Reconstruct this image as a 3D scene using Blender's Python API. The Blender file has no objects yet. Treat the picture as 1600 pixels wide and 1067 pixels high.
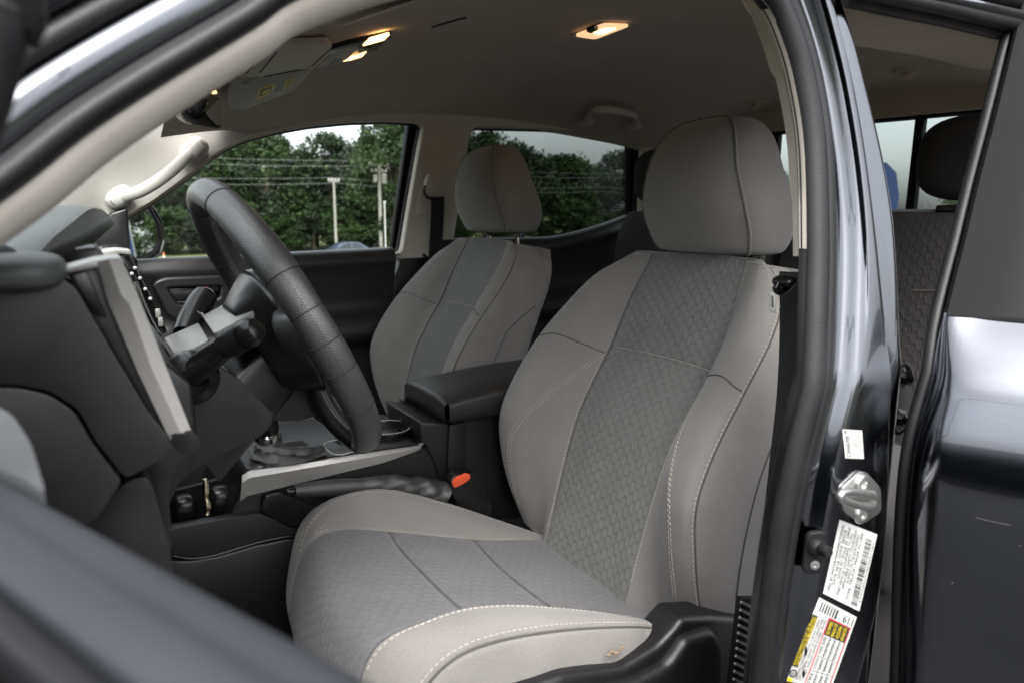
import bpy, bmesh, math, random
from math import sin, cos, pi, radians, sqrt, exp
from mathutils import Vector, Matrix
from mathutils.bvhtree import BVHTree

SC = bpy.context.scene
COL = SC.collection
V = Vector

# ------------------------------------------------------------------ camera
FPX, YAW, PIT, ROLL = 1067.0, radians(32.0), radians(10.5), radians(0.4)
EYE = V((0.0, -0.37, 1.45))
cam_d = bpy.data.cameras.new("camera")
cam = bpy.data.objects.new("camera", cam_d)
COL.objects.link(cam)
cam_d.sensor_width = 36.0
cam_d.lens = FPX / 1600.0 * 36.0
cam_d.clip_start = 0.02
cam_d.clip_end = 3000
fw = V((cos(PIT) * sin(YAW), cos(PIT) * cos(YAW), -sin(PIT)))
rt = V((cos(YAW), -sin(YAW), 0))
up = rt.cross(fw)
rt2 = rt * cos(ROLL) + up * sin(ROLL)
up2 = up * cos(ROLL) - rt * sin(ROLL)
M = Matrix((rt2, up2, -fw)).transposed().to_4x4()
M.translation = EYE
cam.matrix_world = M
cam_d.dof.use_dof = True
cam_d.dof.focus_distance = 1.05
cam_d.dof.aperture_fstop = 6.3
SC.camera = cam

# ------------------------------------------------------------------ sky, sun
SUN_EL, SUN_AZ = radians(55), radians(-160)
world = bpy.data.worlds.new("World")
SC.world = world
world.use_nodes = True
wt = world.node_tree
bg = wt.nodes["Background"]
sky = wt.nodes.new("ShaderNodeTexSky")
sky.sky_type = 'NISHITA'
sky.sun_disc = False
sky.sun_elevation = SUN_EL
sky.sun_rotation = radians(200)
sky.dust_density = 4.0
sky.air_density = 1.0
hs = wt.nodes.new("ShaderNodeHueSaturation")
hs.inputs["Saturation"].default_value = 0.22
wt.links.new(sky.outputs[0], hs.inputs["Color"])
tc = wt.nodes.new("ShaderNodeTexCoord")
mp = wt.nodes.new("ShaderNodeMapping")
mp.inputs["Scale"].default_value = (1, 1, 4.5)
nz = wt.nodes.new("ShaderNodeTexNoise")
nz.inputs["Scale"].default_value = 1.7
nz.inputs["Detail"].default_value = 5
cr = wt.nodes.new("ShaderNodeMapRange")
cr.inputs["From Min"].default_value = 0.3
cr.inputs["From Max"].default_value = 0.7
cr.inputs["To Min"].default_value = 0.80
cr.inputs["To Max"].default_value = 1.20
mx = wt.nodes.new("ShaderNodeMix")
mx.data_type = 'RGBA'
mx.blend_type = 'MULTIPLY'
mx.inputs["Factor"].default_value = 1.0
wt.links.new(tc.outputs["Generated"], mp.inputs[0])
wt.links.new(mp.outputs[0], nz.inputs["Vector"])
wt.links.new(nz.outputs[0], cr.inputs[0])
wt.links.new(hs.outputs[0], mx.inputs["A"])
wt.links.new(cr.outputs[0], mx.inputs["B"])
# an overcast sky is about three times as bright overhead as at the horizon
sx_ = wt.nodes.new("ShaderNodeSeparateXYZ")
wt.links.new(tc.outputs["Generated"], sx_.inputs[0])
oc = wt.nodes.new("ShaderNodeMapRange")
oc.inputs["From Min"].default_value = 0.0
oc.inputs["From Max"].default_value = 1.0
oc.inputs["To Min"].default_value = 1.60
oc.inputs["To Max"].default_value = 2.7
wt.links.new(sx_.outputs[2], oc.inputs[0])
m3 = wt.nodes.new("ShaderNodeMix")
m3.data_type = 'RGBA'
m3.blend_type = 'MULTIPLY'
m3.inputs["Factor"].default_value = 1.0
wt.links.new(mx.outputs["Result"], m3.inputs["A"])
wt.links.new(oc.outputs[0], m3.inputs["B"])
wt.links.new(m3.outputs["Result"], bg.inputs["Color"])
bg.inputs["Strength"].default_value = 0.15
sun_d = bpy.data.lights.new("sun", 'SUN')
sun_d.energy = 0.5
sun_d.angle = radians(25)
sun_d.color = (1.0, 0.95, 0.88)
sun = bpy.data.objects.new("sun", sun_d)
COL.objects.link(sun)
sdir = V((cos(SUN_EL) * -0.35, cos(SUN_EL) * -0.937, sin(SUN_EL)))
sun.rotation_euler = sdir.to_track_quat('Z', 'Y').to_euler()

SC.view_settings.view_transform = 'Standard'
SC.view_settings.look = 'None'
SC.view_settings.exposure = 0.98
SC.view_settings.gamma = 1.0
SC.cycles.max_bounces = 8
SC.cycles.transparent_max_bounces = 24
SC.cycles.caustics_reflective = False
SC.cycles.caustics_refractive = False
SC.cycles.sample_clamp_indirect = 4.0
try:
    SC.cycles.use_denoising = True
    SC.cycles.denoiser = 'OPENIMAGEDENOISE'
except Exception:
    pass

# ------------------------------------------------------------------ measuring: a sight line of the photograph met with a plane
def ray(px, py):
    X, Y = px - 800.0, py - 533.5
    c, s = cos(ROLL), sin(ROLL)
    X, Y = c * X + s * Y, -s * X + c * Y
    return (fw + rt * (X / FPX) + up * (-Y / FPX))

def at(px, py, x=None, y=None, z=None):
    d = ray(px, py)
    if x is not None:
        t = (x - EYE.x) / d.x
    elif y is not None:
        t = (y - EYE.y) / d.y
    else:
        t = (z - EYE.z) / d.z
    return EYE + d * t

def meet(px, py, c, n):
    d = ray(px, py)
    return EYE + d * ((c - EYE).dot(n) / d.dot(n))

def lean_in(px, py, y0=0.0, k=0.22, z0=1.30):      # plane of the driver's door opening
    y = y0
    for _ in range(30):
        p = at(px, py, y=y)
        y = y0 + max(0.0, p.z - z0) * k
    return p

def wall_y(z):                                       # plane of the passenger side wall
    return 1.53 - 0.22 * max(0.0, z - 1.33)

def at_wall(px, py, off=0.0):
    y = 1.5
    for _ in range(30):
        p = at(px, py, y=y)
        y = wall_y(p.z) - off
    return p

# ------------------------------------------------------------------ materials
MATS = {}

def mat(name, col, rough=0.5, metal=0.0, var=0.08, vscale=30.0, bump=0.0, bscale=400.0, coat=0.0, coat_r=0.03, spec=0.5, emit=None, sheen=0.0, bdist=0.001):
    m = bpy.data.materials.new(name)
    m.use_nodes = True
    nt = m.node_tree
    b = nt.nodes["Principled BSDF"]
    b.inputs["Roughness"].default_value = rough
    b.inputs["Metallic"].default_value = metal
    b.inputs["Specular IOR Level"].default_value = spec
    b.inputs["Coat Weight"].default_value = coat
    b.inputs["Coat Roughness"].default_value = coat_r
    b.inputs["Sheen Weight"].default_value = sheen
    t = nt.nodes.new("ShaderNodeTexCoord")
    n = nt.nodes.new("ShaderNodeTexNoise")
    n.inputs["Scale"].default_value = vscale
    n.inputs["Detail"].default_value = 6
    nt.links.new(t.outputs["Object"], n.inputs["Vector"])
    r = nt.nodes.new("ShaderNodeMapRange")
    r.inputs["From Min"].default_value = 0.3
    r.inputs["From Max"].default_value = 0.7
    r.inputs["To Min"].default_value = 1 - var
    r.inputs["To Max"].default_value = 1 + var
    nt.links.new(n.outputs[0], r.inputs[0])
    mm = nt.nodes.new("ShaderNodeMix")
    mm.data_type = 'RGBA'
    mm.blend_type = 'MULTIPLY'
    mm.inputs["Factor"].default_value = 1
    mm.inputs["A"].default_value = (*col, 1)
    nt.links.new(r.outputs[0], mm.inputs["B"])
    nt.links.new(mm.outputs["Result"], b.inputs["Base Color"])
    if bump:
        n2 = nt.nodes.new("ShaderNodeTexNoise")
        n2.inputs["Scale"].default_value = bscale
        n2.inputs["Detail"].default_value = 3
        nt.links.new(t.outputs["Object"], n2.inputs["Vector"])
        bp = nt.nodes.new("ShaderNodeBump")
        bp.inputs["Strength"].default_value = bump
        bp.inputs["Distance"].default_value = bdist
        nt.links.new(n2.outputs[0], bp.inputs["Height"])
        nt.links.new(bp.outputs[0], b.inputs["Normal"])
    if emit:
        b.inputs["Emission Color"].default_value = (*emit[0], 1)
        b.inputs["Emission Strength"].default_value = emit[1]
    MATS[name] = m
    return m

def math_node(nt, op, a, b=None):
    n = nt.nodes.new("ShaderNodeMath")
    n.operation = op
    for i, v in enumerate((a, b)):
        if v is None:
            continue
        if isinstance(v, (int, float)):
            n.inputs[i].default_value = v
        else:
            nt.links.new(v, n.inputs[i])
    return n.outputs[0]

def quilt(name, col, w=0.0112, h=0.0098, depth=0.0011, strength=0.9, tone=0.12):
    """woven fabric with embossed staggered lozenges, laid out on the panel's own UVs in metres"""
    m = mat(name, col, rough=0.9, var=0.06, vscale=25, sheen=0.15)
    nt = m.node_tree
    b = nt.nodes["Principled BSDF"]
    uv = nt.nodes.new("ShaderNodeUVMap")
    uv.uv_map = "UVMap"
    sp = nt.nodes.new("ShaderNodeSeparateXYZ")
    nt.links.new(uv.outputs[0], sp.inputs[0])
    u = math_node(nt, 'MULTIPLY', sp.outputs[0], pi / w)
    v = math_node(nt, 'MULTIPLY', sp.outputs[1], pi / h)
    c2 = math_node(nt, 'COSINE', math_node(nt, 'MULTIPLY', u, 2.0))
    cc = math_node(nt, 'MULTIPLY', math_node(nt, 'COSINE', u), math_node(nt, 'COSINE', v))
    f = math_node(nt, 'ADD', math_node(nt, 'MULTIPLY', c2, 0.9), math_node(nt, 'MULTIPLY', cc, 2.0))
    lo = nt.nodes.new("ShaderNodeMapRange")               # honeycomb of stretched cells with flat tops
    lo.interpolation_type = 'SMOOTHSTEP'
    lo.inputs["From Min"].default_value = -1.35
    lo.inputs["From Max"].default_value = 0.1
    nt.links.new(f, lo.inputs[0])
    lo = lo.outputs[0]
    hgt = lo
    n2 = nt.nodes.new("ShaderNodeTexNoise")
    n2.inputs["Scale"].default_value = 900
    t = nt.nodes.new("ShaderNodeTexCoord")
    nt.links.new(t.outputs["Object"], n2.inputs["Vector"])
    hgt = math_node(nt, 'ADD', hgt, math_node(nt, 'MULTIPLY', n2.outputs[0], 0.12))
    bp = nt.nodes.new("ShaderNodeBump")
    bp.inputs["Strength"].default_value = strength
    bp.inputs["Distance"].default_value = depth
    nt.links.new(hgt, bp.inputs["Height"])
    nt.links.new(bp.outputs[0], b.inputs["Normal"])
    # groove shading put into the base colour, darker between the raised lozenges
    mm = [n for n in nt.nodes if n.bl_idname == "ShaderNodeMix"][0]
    m2 = nt.nodes.new("ShaderNodeMix")
    m2.data_type = 'RGBA'
    m2.blend_type = 'MULTIPLY'
    m2.inputs["Factor"].default_value = 1
    groove_shade = math_node(nt, 'ADD', math_node(nt, 'MULTIPLY', lo, tone), 1.0 - tone * .7)
    nt.links.new(mm.outputs["Result"], m2.inputs["A"])
    nt.links.new(groove_shade, m2.inputs["B"])
    nt.links.new(m2.outputs["Result"], b.inputs["Base Color"])
    return m

def perforated(name, col, **k):
    """leather with rows of small dimples on its own UVs in metres"""
    m = mat(name, col, **k)
    nt = m.node_tree
    b = nt.nodes["Principled BSDF"]
    old = [n for n in nt.nodes if n.bl_idname == "ShaderNodeBump"][0]
    uv = nt.nodes.new("ShaderNodeUVMap")
    uv.uv_map = "UVMap"
    sp = nt.nodes.new("ShaderNodeSeparateXYZ")
    nt.links.new(uv.outputs[0], sp.inputs[0])
    u = math_node(nt, 'COSINE', math_node(nt, 'MULTIPLY', sp.outputs[0], pi / .0016))
    v = math_node(nt, 'COSINE', math_node(nt, 'MULTIPLY', sp.outputs[1], pi / .0016))
    d = math_node(nt, 'MULTIPLY', u, v)
    bp = nt.nodes.new("ShaderNodeBump")
    bp.inputs["Strength"].default_value = 0.3
    bp.inputs["Distance"].default_value = 0.0004
    nt.links.new(d, bp.inputs["Height"])
    nt.links.new(old.outputs[0], bp.inputs["Normal"])
    nt.links.new(bp.outputs[0], b.inputs["Normal"])
    return m

def glass(name, tint, refl=0.06):
    m = bpy.data.materials.new(name)
    m.use_nodes = True
    nt = m.node_tree
    nt.nodes.remove(nt.nodes["Principled BSDF"])
    o = nt.nodes["Material Output"]
    tr = nt.nodes.new("ShaderNodeBsdfTransparent")
    tr.inputs[0].default_value = (*tint, 1)
    gl = nt.nodes.new("ShaderNodeBsdfGlossy")
    gl.inputs["Roughness"].default_value = 0.01
    lw = nt.nodes.new("ShaderNodeLayerWeight")
    lw.inputs[0].default_value = 0.5
    p5 = math_node(nt, 'POWER', lw.outputs["Facing"], 5.0)
    fr = math_node(nt, 'ADD', math_node(nt, 'MULTIPLY', p5, 0.9), refl)
    mi = nt.nodes.new("ShaderNodeMixShader")
    nt.links.new(fr, mi.inputs[0])
    nt.links.new(tr.outputs[0], mi.inputs[1])
    nt.links.new(gl.outputs[0], mi.inputs[2])
    nt.links.new(mi.outputs[0], o.inputs[0])
    MATS[name] = m
    return m

F_LIGHT = mat("light grey seat fabric", (0.188, 0.178, 0.168), 0.92, var=0.07, vscale=14, bump=0.5, bscale=900, sheen=0.2, bdist=0.0006)
F_INS = quilt("embossed grey seat fabric", (0.142, 0.145, 0.137))
F_CUSH = quilt("embossed cushion fabric", (0.118, 0.118, 0.122), w=0.0115, h=0.0092, depth=0.0010, strength=0.6, tone=0.07)
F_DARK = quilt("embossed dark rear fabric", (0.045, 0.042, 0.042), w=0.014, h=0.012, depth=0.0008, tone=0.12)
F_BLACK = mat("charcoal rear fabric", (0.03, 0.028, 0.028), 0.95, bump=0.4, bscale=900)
def creases(m, scale=9.0, strength=0.35, dist=0.006):
    nt = m.node_tree
    b = nt.nodes["Principled BSDF"]
    old = [n for n in nt.nodes if n.bl_idname == "ShaderNodeBump"][0]
    t = nt.nodes.new("ShaderNodeTexCoord")
    n = nt.nodes.new("ShaderNodeTexNoise")
    n.inputs["Scale"].default_value = scale
    n.inputs["Detail"].default_value = 4
    n.inputs["Distortion"].default_value = 1.2
    nt.links.new(t.outputs["Object"], n.inputs["Vector"])
    bp = nt.nodes.new("ShaderNodeBump")
    bp.inputs["Strength"].default_value = strength
    bp.inputs["Distance"].default_value = dist
    nt.links.new(n.outputs[0], bp.inputs["Height"])
    nt.links.new(old.outputs[0], bp.inputs["Normal"])
    nt.links.new(bp.outputs[0], b.inputs["Normal"])
    # heathered yarn
    n3 = nt.nodes.new("ShaderNodeTexNoise")
    n3.inputs["Scale"].default_value = 620
    n3.inputs["Detail"].default_value = 2
    nt.links.new(t.outputs["Object"], n3.inputs["Vector"])
    r3 = nt.nodes.new("ShaderNodeMapRange")
    r3.inputs["From Min"].default_value = 0.35
    r3.inputs["From Max"].default_value = 0.65
    r3.inputs["To Min"].default_value = 0.92
    r3.inputs["To Max"].default_value = 1.08
    nt.links.new(n3.outputs[0], r3.inputs[0])
    src = b.inputs["Base Color"].links[0].from_socket
    m4 = nt.nodes.new("ShaderNodeMix")
    m4.data_type = 'RGBA'
    m4.blend_type = 'MULTIPLY'
    m4.inputs["Factor"].default_value = 1
    nt.links.new(src, m4.inputs["A"])
    nt.links.new(r3.outputs[0], m4.inputs["B"])
    nt.links.new(m4.outputs["Result"], b.inputs["Base Color"])
creases(F_LIGHT)
for q_ in (F_INS, F_CUSH):
    creases(q_, 7.0, 0.25)
THREAD = mat("pale thread", (0.40, 0.375, 0.335), 0.8)
SEAM = mat("dark seam", (0.07, 0.065, 0.06), 0.9)
LINER = mat("beige headliner cloth", (0.62, 0.535, 0.455), 0.97, var=0.05, vscale=8, bump=0.5, bscale=1100, bdist=0.0007)
TRIM = mat("beige moulded trim", (0.68, 0.62, 0.55), 0.62, var=0.03, bump=0.25, bscale=1200, bdist=0.0004)
TRIMG = mat("pale grey moulded trim", (0.52, 0.50, 0.46), 0.6, var=0.03, bump=0.25, bscale=1200, bdist=0.0004)
GAP = mat("dark panel gap", (0.01, 0.01, 0.01), 0.9)
PLAST = mat("black grained plastic", (0.0075, 0.0070, 0.0078), 0.40, var=0.15, bump=0.5, bscale=1000, bdist=0.0004, spec=0.6)
PLASTS = mat("smooth black plastic", (0.007, 0.007, 0.007), 0.27, var=0.1, vscale=12)
VINYL = mat("black padded vinyl", (0.021, 0.020, 0.020), 0.38, var=0.1, vscale=20, bump=0.5, bscale=700, bdist=0.0006)
LEATHER = mat("black perforated leather", (0.026, 0.026, 0.026), 0.38, var=0.25, vscale=18, bump=0.8, bscale=1500, bdist=0.0008, spec=0.9, coat=0.25, coat_r=0.35)
RUBBER = mat("black rubber", (0.010, 0.010, 0.011), 0.45, var=0.2, vscale=30, bump=0.25, bscale=500, spec=0.30)
SAIL = mat("grey door corner", (0.06, 0.063, 0.066), 0.4, var=.06)
WTHREAD = mat("black waxed thread", (0.075, 0.075, 0.075), 0.4)
GLOSSB = mat("piano black", (0.006, 0.006, 0.006), 0.06, var=0.0)
SILVER = mat("satin silver trim", (0.47, 0.455, 0.43), 0.34, metal=0.5, var=0.04, bump=0.15, bscale=700)
CHROME = mat("bright metal", (0.75, 0.74, 0.72), 0.14, metal=1.0, var=0.05)
ZINC = mat("zinc plated steel", (0.55, 0.55, 0.53), 0.40, metal=1.0, var=0.12, vscale=60, bump=0.2, bscale=200)
PAINT = mat("dark grey metallic paint", (0.088, 0.094, 0.106), 0.14, metal=1.0, var=0.05, vscale=4, bump=0.06, bscale=2500, coat=1.0, coat_r=0.02)
BLKPAINT = mat("black door frame film", (0.007, 0.007, 0.0072), 0.5, var=0.1, vscale=15, bump=0.1, bscale=800, spec=0.10)
DTOP = mat("slate grey door top", (0.021, 0.0235, 0.028), 0.5, var=0.1, vscale=20, bump=0.5, bscale=900, bdist=0.0006)
WHITE = mat("white label paper", (0.52, 0.52, 0.505), 0.45, var=0.02)
INK = mat("black print", (0.02, 0.02, 0.02), 0.5)
GINK = mat("grey print", (0.07, 0.07, 0.07), 0.5)
YELLOW = mat("yellow print", (0.78, 0.60, 0.02), 0.45, var=0.03)
RED = mat("red print", (0.62, 0.04, 0.06), 0.45)
ORANGE = mat("red orange buckle button", (0.75, 0.10, 0.035), 0.4)
CARPET = mat("dark floor carpet", (0.018, 0.017, 0.016), 1.0, var=0.3, vscale=150, bump=0.8, bscale=600)
BELT = mat("black belt webbing", (0.014, 0.014, 0.014), 0.75, bump=0.6, bscale=600)
MIRROR = mat("mirror glass", (0.86, 0.88, 0.88), 0.015, metal=1.0, var=0.0)
DUST = mat("dried mud crumb", (0.19, 0.15, 0.105), 0.95, bump=0.8, bscale=300)
LENS_ON = mat("lit warm lamp lens", (0.9, 0.7, 0.45), 0.3, emit=((1.0, 0.55, 0.20), 2.6), var=0.0)
LENS_DIM = mat("lit lamp diffuser", (0.85, 0.72, 0.55), 0.3, emit=((1.0, 0.58, 0.30), 0.55), var=0.0)
G_FRONT = glass("clear green window glass", (0.84, 0.89, 0.86))
G_REAR = glass("dark privacy glass", (0.185, 0.205, 0.198))
G_BACK = glass("tinted back glass", (0.50, 0.56, 0.54))
G_SHIELD = glass("windshield glass", (0.86, 0.90, 0.88))

# ------------------------------------------------------------------ mesh building
class MB:
    def __init__(s):
        s.v, s.f, s.m, s.uv, s.mats = [], [], [], [], []

    def mi(s, m):
        if m not in s.mats:
            s.mats.append(m)
        return s.mats.index(m)

    def add(s, verts, faces, m, uvs=None):
        o = len(s.v)
        s.v += [tuple(p) for p in verts]
        mm = m if callable(m) else None
        for k, f in enumerate(faces):
            s.f.append([o + i for i in f])
            s.m.append(s.mi(mm(k) if mm else m))
            s.uv.append([uvs[i] for i in f] if uvs else [(0, 0)] * len(f))
        return s

    def build(s, name, parent=None, sharp=38, smooth=True, **props):
        me = bpy.data.meshes.new(name)
        me.from_pydata(s.v, [], s.f)
        for m in s.mats:
            me.materials.append(m)
        me.polygons.foreach_set("material_index", s.m)
        me.polygons.foreach_set("use_smooth", [smooth] * len(s.f))
        ul = me.uv_layers.new(name="UVMap")
        flat = []
        for q in s.uv:
            for a in q:
                flat += [a[0], a[1]]
        ul.data.foreach_set("uv", flat)
        me.update()
        if smooth and sharp:
            me.set_sharp_from_angle(angle=radians(sharp))
        ob = bpy.data.objects.new(name, me)
        COL.objects.link(ob)
        if parent:
            ob.parent = parent
        for k, val in props.items():
            ob[k] = val
        return ob

def empty(name, loc=(0, 0, 0), parent=None, **props):
    o = bpy.data.objects.new(name, None)
    COL.objects.link(o)
    o.location = loc
    o.empty_display_size = 0.05
    if parent:
        o.parent = parent
    for k, val in props.items():
        o[k] = val
    return o

def cat1(p0, p1, p2, p3, t):
    return 0.5 * ((2 * p1) + (p2 - p0) * t + (2 * p0 - 5 * p1 + 4 * p2 - p3) * t * t + (3 * p1 - p0 - 3 * p2 + p3) * t ** 3)

def spline(pts, t, closed=False):
    n = len(pts)
    if closed:
        i = math.floor(t)
        f = t - i
        g = lambda k: pts[k % n]
    else:
        i = min(max(int(math.floor(t)), 0), n - 2)
        f = t - i
        g = lambda k: pts[k] if 0 <= k < n else (pts[0] * 2 - pts[1] if k < 0 else pts[-1] * 2 - pts[-2])
    return cat1(g(i - 1), g(i), g(i + 1), g(i + 2), f)

def smooth_path(pts, n, closed=False):
    pts = [V(p) for p in pts]
    m = len(pts) if closed else len(pts) - 1
    return [spline(pts, m * k / n, closed) for k in range(n if closed else n + 1)]

def grid(mb, rows, m, cu=False, cv=False, uvs=None):
    nr, nc = len(rows), len(rows[0])
    verts = [p for r in rows for p in r]
    faces = []
    for i in range(nr if cv else nr - 1):
        for j in range(nc if cu else nc - 1):
            i2, j2 = (i + 1) % nr, (j + 1) % nc
            faces.append((i * nc + j, i * nc + j2, i2 * nc + j2, i2 * nc + j))
    if callable(m):
        w = nc if cu else nc - 1
        mm = lambda k: m(k // w, k % w)
    else:
        mm = m
    mb.add(verts, faces, mm, [q for r in uvs for q in r] if uvs else None)
    return mb

def frames(path, upv=None, closed=False):
    n = len(path)
    out = []
    prev = None
    for i in range(n):
        if closed:
            t = path[(i + 1) % n] - path[i - 1]
        else:
            t = path[min(i + 1, n - 1)] - path[max(i - 1, 0)]
        t.normalize()
        if upv is not None:
            b = V(upv) - t * t.dot(V(upv))
        else:
            b = (prev - t * t.dot(prev)) if prev is not None else t.orthogonal()
        b.normalize()
        prev = b
        out.append((t, t.cross(b), b))
    return out

def sweep(mb, path, prof, m, upv=None, closed=False, cprof=True, caps=True, scale=None):
    """prof: (a,b) pairs along side and up axes of the frame"""
    path = [V(p) for p in path]
    fr = frames(path, upv, closed)
    rows = []
    for k, (p, (t, s, b)) in enumerate(zip(path, fr)):
        sc = scale(k / max(1, len(path) - 1)) if scale else 1.0
        rows.append([p + s * (a * sc) + b * (c * sc) for a, c in prof])
    grid(mb, rows, m, cu=cprof, cv=closed)
    if caps and not closed and cprof:
        o = len(mb.v)
        n = len(prof)
        mb.add(rows[0] + rows[-1], [list(range(n - 1, -1, -1)), list(range(n, 2 * n))], m if not callable(m) else m(0, 0))
    return mb

def ring(r, n=12, sx=1.0, sy=1.0, a0=0.0):
    return [(r * sx * cos(a0 + 2 * pi * k / n), r * sy * sin(a0 + 2 * pi * k / n)) for k in range(n)]

def tube(mb, path, r, m, n=10, closed=False, scale=None, upv=None):
    return sweep(mb, path, ring(r, n), m, upv=upv, closed=closed, scale=scale)

def from_bm(mb, bm, m, M=None):
    bm.verts.ensure_lookup_table()
    bm.verts.index_update()
    vs = [(M @ v.co) if M else v.co.copy() for v in bm.verts]
    mb.add(vs, [[v.index for v in f.verts] for f in bm.faces], m)
    bm.free()
    return mb

def rbox(mb, c, size, m, bev=0.005, seg=3, R=None, taper=None):
    bm = bmesh.new()
    bmesh.ops.create_cube(bm, size=1.0)
    for v in bm.verts:
        v.co = V((v.co.x * size[0], v.co.y * size[1], v.co.z * size[2]))
        if taper:
            v.co = taper(v.co)
    if bev:
        bmesh.ops.bevel(bm, geom=list(bm.edges), offset=bev, segments=seg, profile=0.5, affect='EDGES', clamp_overlap=True)
    MM = Matrix.Translation(V(c)) @ (R.to_4x4() if R else Matrix.Identity(4))
    return from_bm(mb, bm, m, MM)

def prism(mb, poly, vec, m, bev=0.004, seg=3):
    bm = bmesh.new()
    vs = [bm.verts.new(V(p)) for p in poly]
    f = bm.faces.new(vs)
    r = bmesh.ops.extrude_face_region(bm, geom=[f])
    for g in r["geom"]:
        if isinstance(g, bmesh.types.BMVert):
            g.co += V(vec)
    bmesh.ops.recalc_face_normals(bm, faces=list(bm.faces))
    if bev:
        bmesh.ops.bevel(bm, geom=list(bm.edges), offset=bev, segments=seg, profile=0.5, affect='EDGES', clamp_overlap=True)
    bmesh.ops.triangulate(bm, faces=[q for q in bm.faces if len(q.verts) > 4])
    return from_bm(mb, bm, m)

def lathe(mb, c, axis, prof, m, n=20, ref=None):
    """prof: (radius, height along axis)"""
    a = V(axis).normalized()
    u = a.orthogonal().normalized() if ref is None else (V(ref) - a * a.dot(V(ref))).normalized()
    w = a.cross(u)
    rows = [[V(c) + a * h + (u * cos(2 * pi * k / n) + w * sin(2 * pi * k / n)) * r for k in range(n)] for r, h in prof]
    return grid(mb, rows, m, cu=True)

def blob(mb, c, rx, ry, rz, m, n=16, R=None, e=1.0):
    rows = []
    for i in range(n + 1):
        th = -pi / 2 + pi * i / n
        rw = []
        for j in range(2 * n):
            ph = pi * j / n
            sg = lambda q: math.copysign(abs(q) ** e, q)
            p = V((rx * sg(cos(th)) * sg(cos(ph)), ry * sg(cos(th)) * sg(sin(ph)), rz * sg(sin(th))))
            if R:
                p = R @ p
            rw.append(V(c) + p)
        rows.append(rw)
    return grid(mb, rows, m, cu=True)

def roundpoly(pts, r, n=6):
    out = []
    k = len(pts)
    for i in range(k):
        p, a, b = V(pts[i]), V(pts[i - 1]), V(pts[(i + 1) % k])
        ri = r[i] if isinstance(r, (list, tuple)) else r
        da, db = (a - p), (b - p)
        q = min(ri, da.length * 0.45, db.length * 0.45)
        if q <= 1e-6:
            out.append(p)
            continue
        p1, p2 = p + da.normalized() * q, p + db.normalized() * q
        for j in range(n + 1):
            t = j / n
            out.append(p1 * (1 - t) ** 2 + p * 2 * t * (1 - t) + p2 * t * t)
    return out

def curve_sheet(mb, loops, depth, bev, m, fmap):
    """flat sheet with holes from closed 2D loops, thickened, then laid on a surface by fmap(a, b, c)"""
    cu = bpy.data.curves.new("sheet", 'CURVE')
    cu.dimensions = '2D'
    cu.fill_mode = 'BOTH'
    cu.extrude = depth
    cu.bevel_depth = bev
    cu.bevel_resolution = 2
    for lp in loops:
        s = cu.splines.new('POLY')
        s.points.add(len(lp) - 1)
        for q, p in zip(s.points, lp):
            q.co = (p[0], p[1], 0, 1)
        s.use_cyclic_u = True
    ob = bpy.data.objects.new("sheet", cu)
    COL.objects.link(ob)
    dg = bpy.context.evaluated_depsgraph_get()
    me = bpy.data.meshes.new_from_object(ob.evaluated_get(dg))
    vs = [fmap(v.co.x, v.co.y, v.co.z) for v in me.vertices]
    fs = [list(p.vertices) for p in me.polygons]
    bpy.data.objects.remove(ob)
    bpy.data.meshes.remove(me)
    mb.add(vs, fs, m)
    return mb

def text_faces(s, size=1.0):
    cu = bpy.data.curves.new("t", 'FONT')
    cu.body = s
    cu.size = size
    cu.resolution_u = 2
    ob = bpy.data.objects.new("t", cu)
    COL.objects.link(ob)
    dg = bpy.context.evaluated_depsgraph_get()
    me = bpy.data.meshes.new_from_object(ob.evaluated_get(dg))
    vs = [(v.co.x, v.co.y) for v in me.vertices]
    fs = [list(p.vertices) for p in me.polygons]
    bpy.data.objects.remove(ob)
    bpy.data.meshes.remove(me)
    x0, x1 = min(v[0] for v in vs), max(v[0] for v in vs)
    y0, y1 = min(v[1] for v in vs), max(v[1] for v in vs)
    return [((a - x0) / (x1 - x0), (b - y0) / (y1 - y0)) for a, b in vs], fs

def bvh_of(*obs):
    vs, fs = [], []
    for ob in obs:
        o = len(vs)
        mw = Matrix.Translation(ob.parent.location) if ob.parent else Matrix.Identity(4)
        vs += [mw @ v.co for v in ob.data.vertices]
        fs += [[o + i for i in p.vertices] for p in ob.data.polygons]
    return BVHTree.FromPolygons(vs, fs)

def onto(bvh, px, py, off=0.0):
    d = ray(px, py).normalized()
    p, n, i, dist = bvh.ray_cast(EYE, d)
    if p is None:
        return None
    if n.dot(d) > 0:
        n = -n
    return p + n * off

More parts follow.
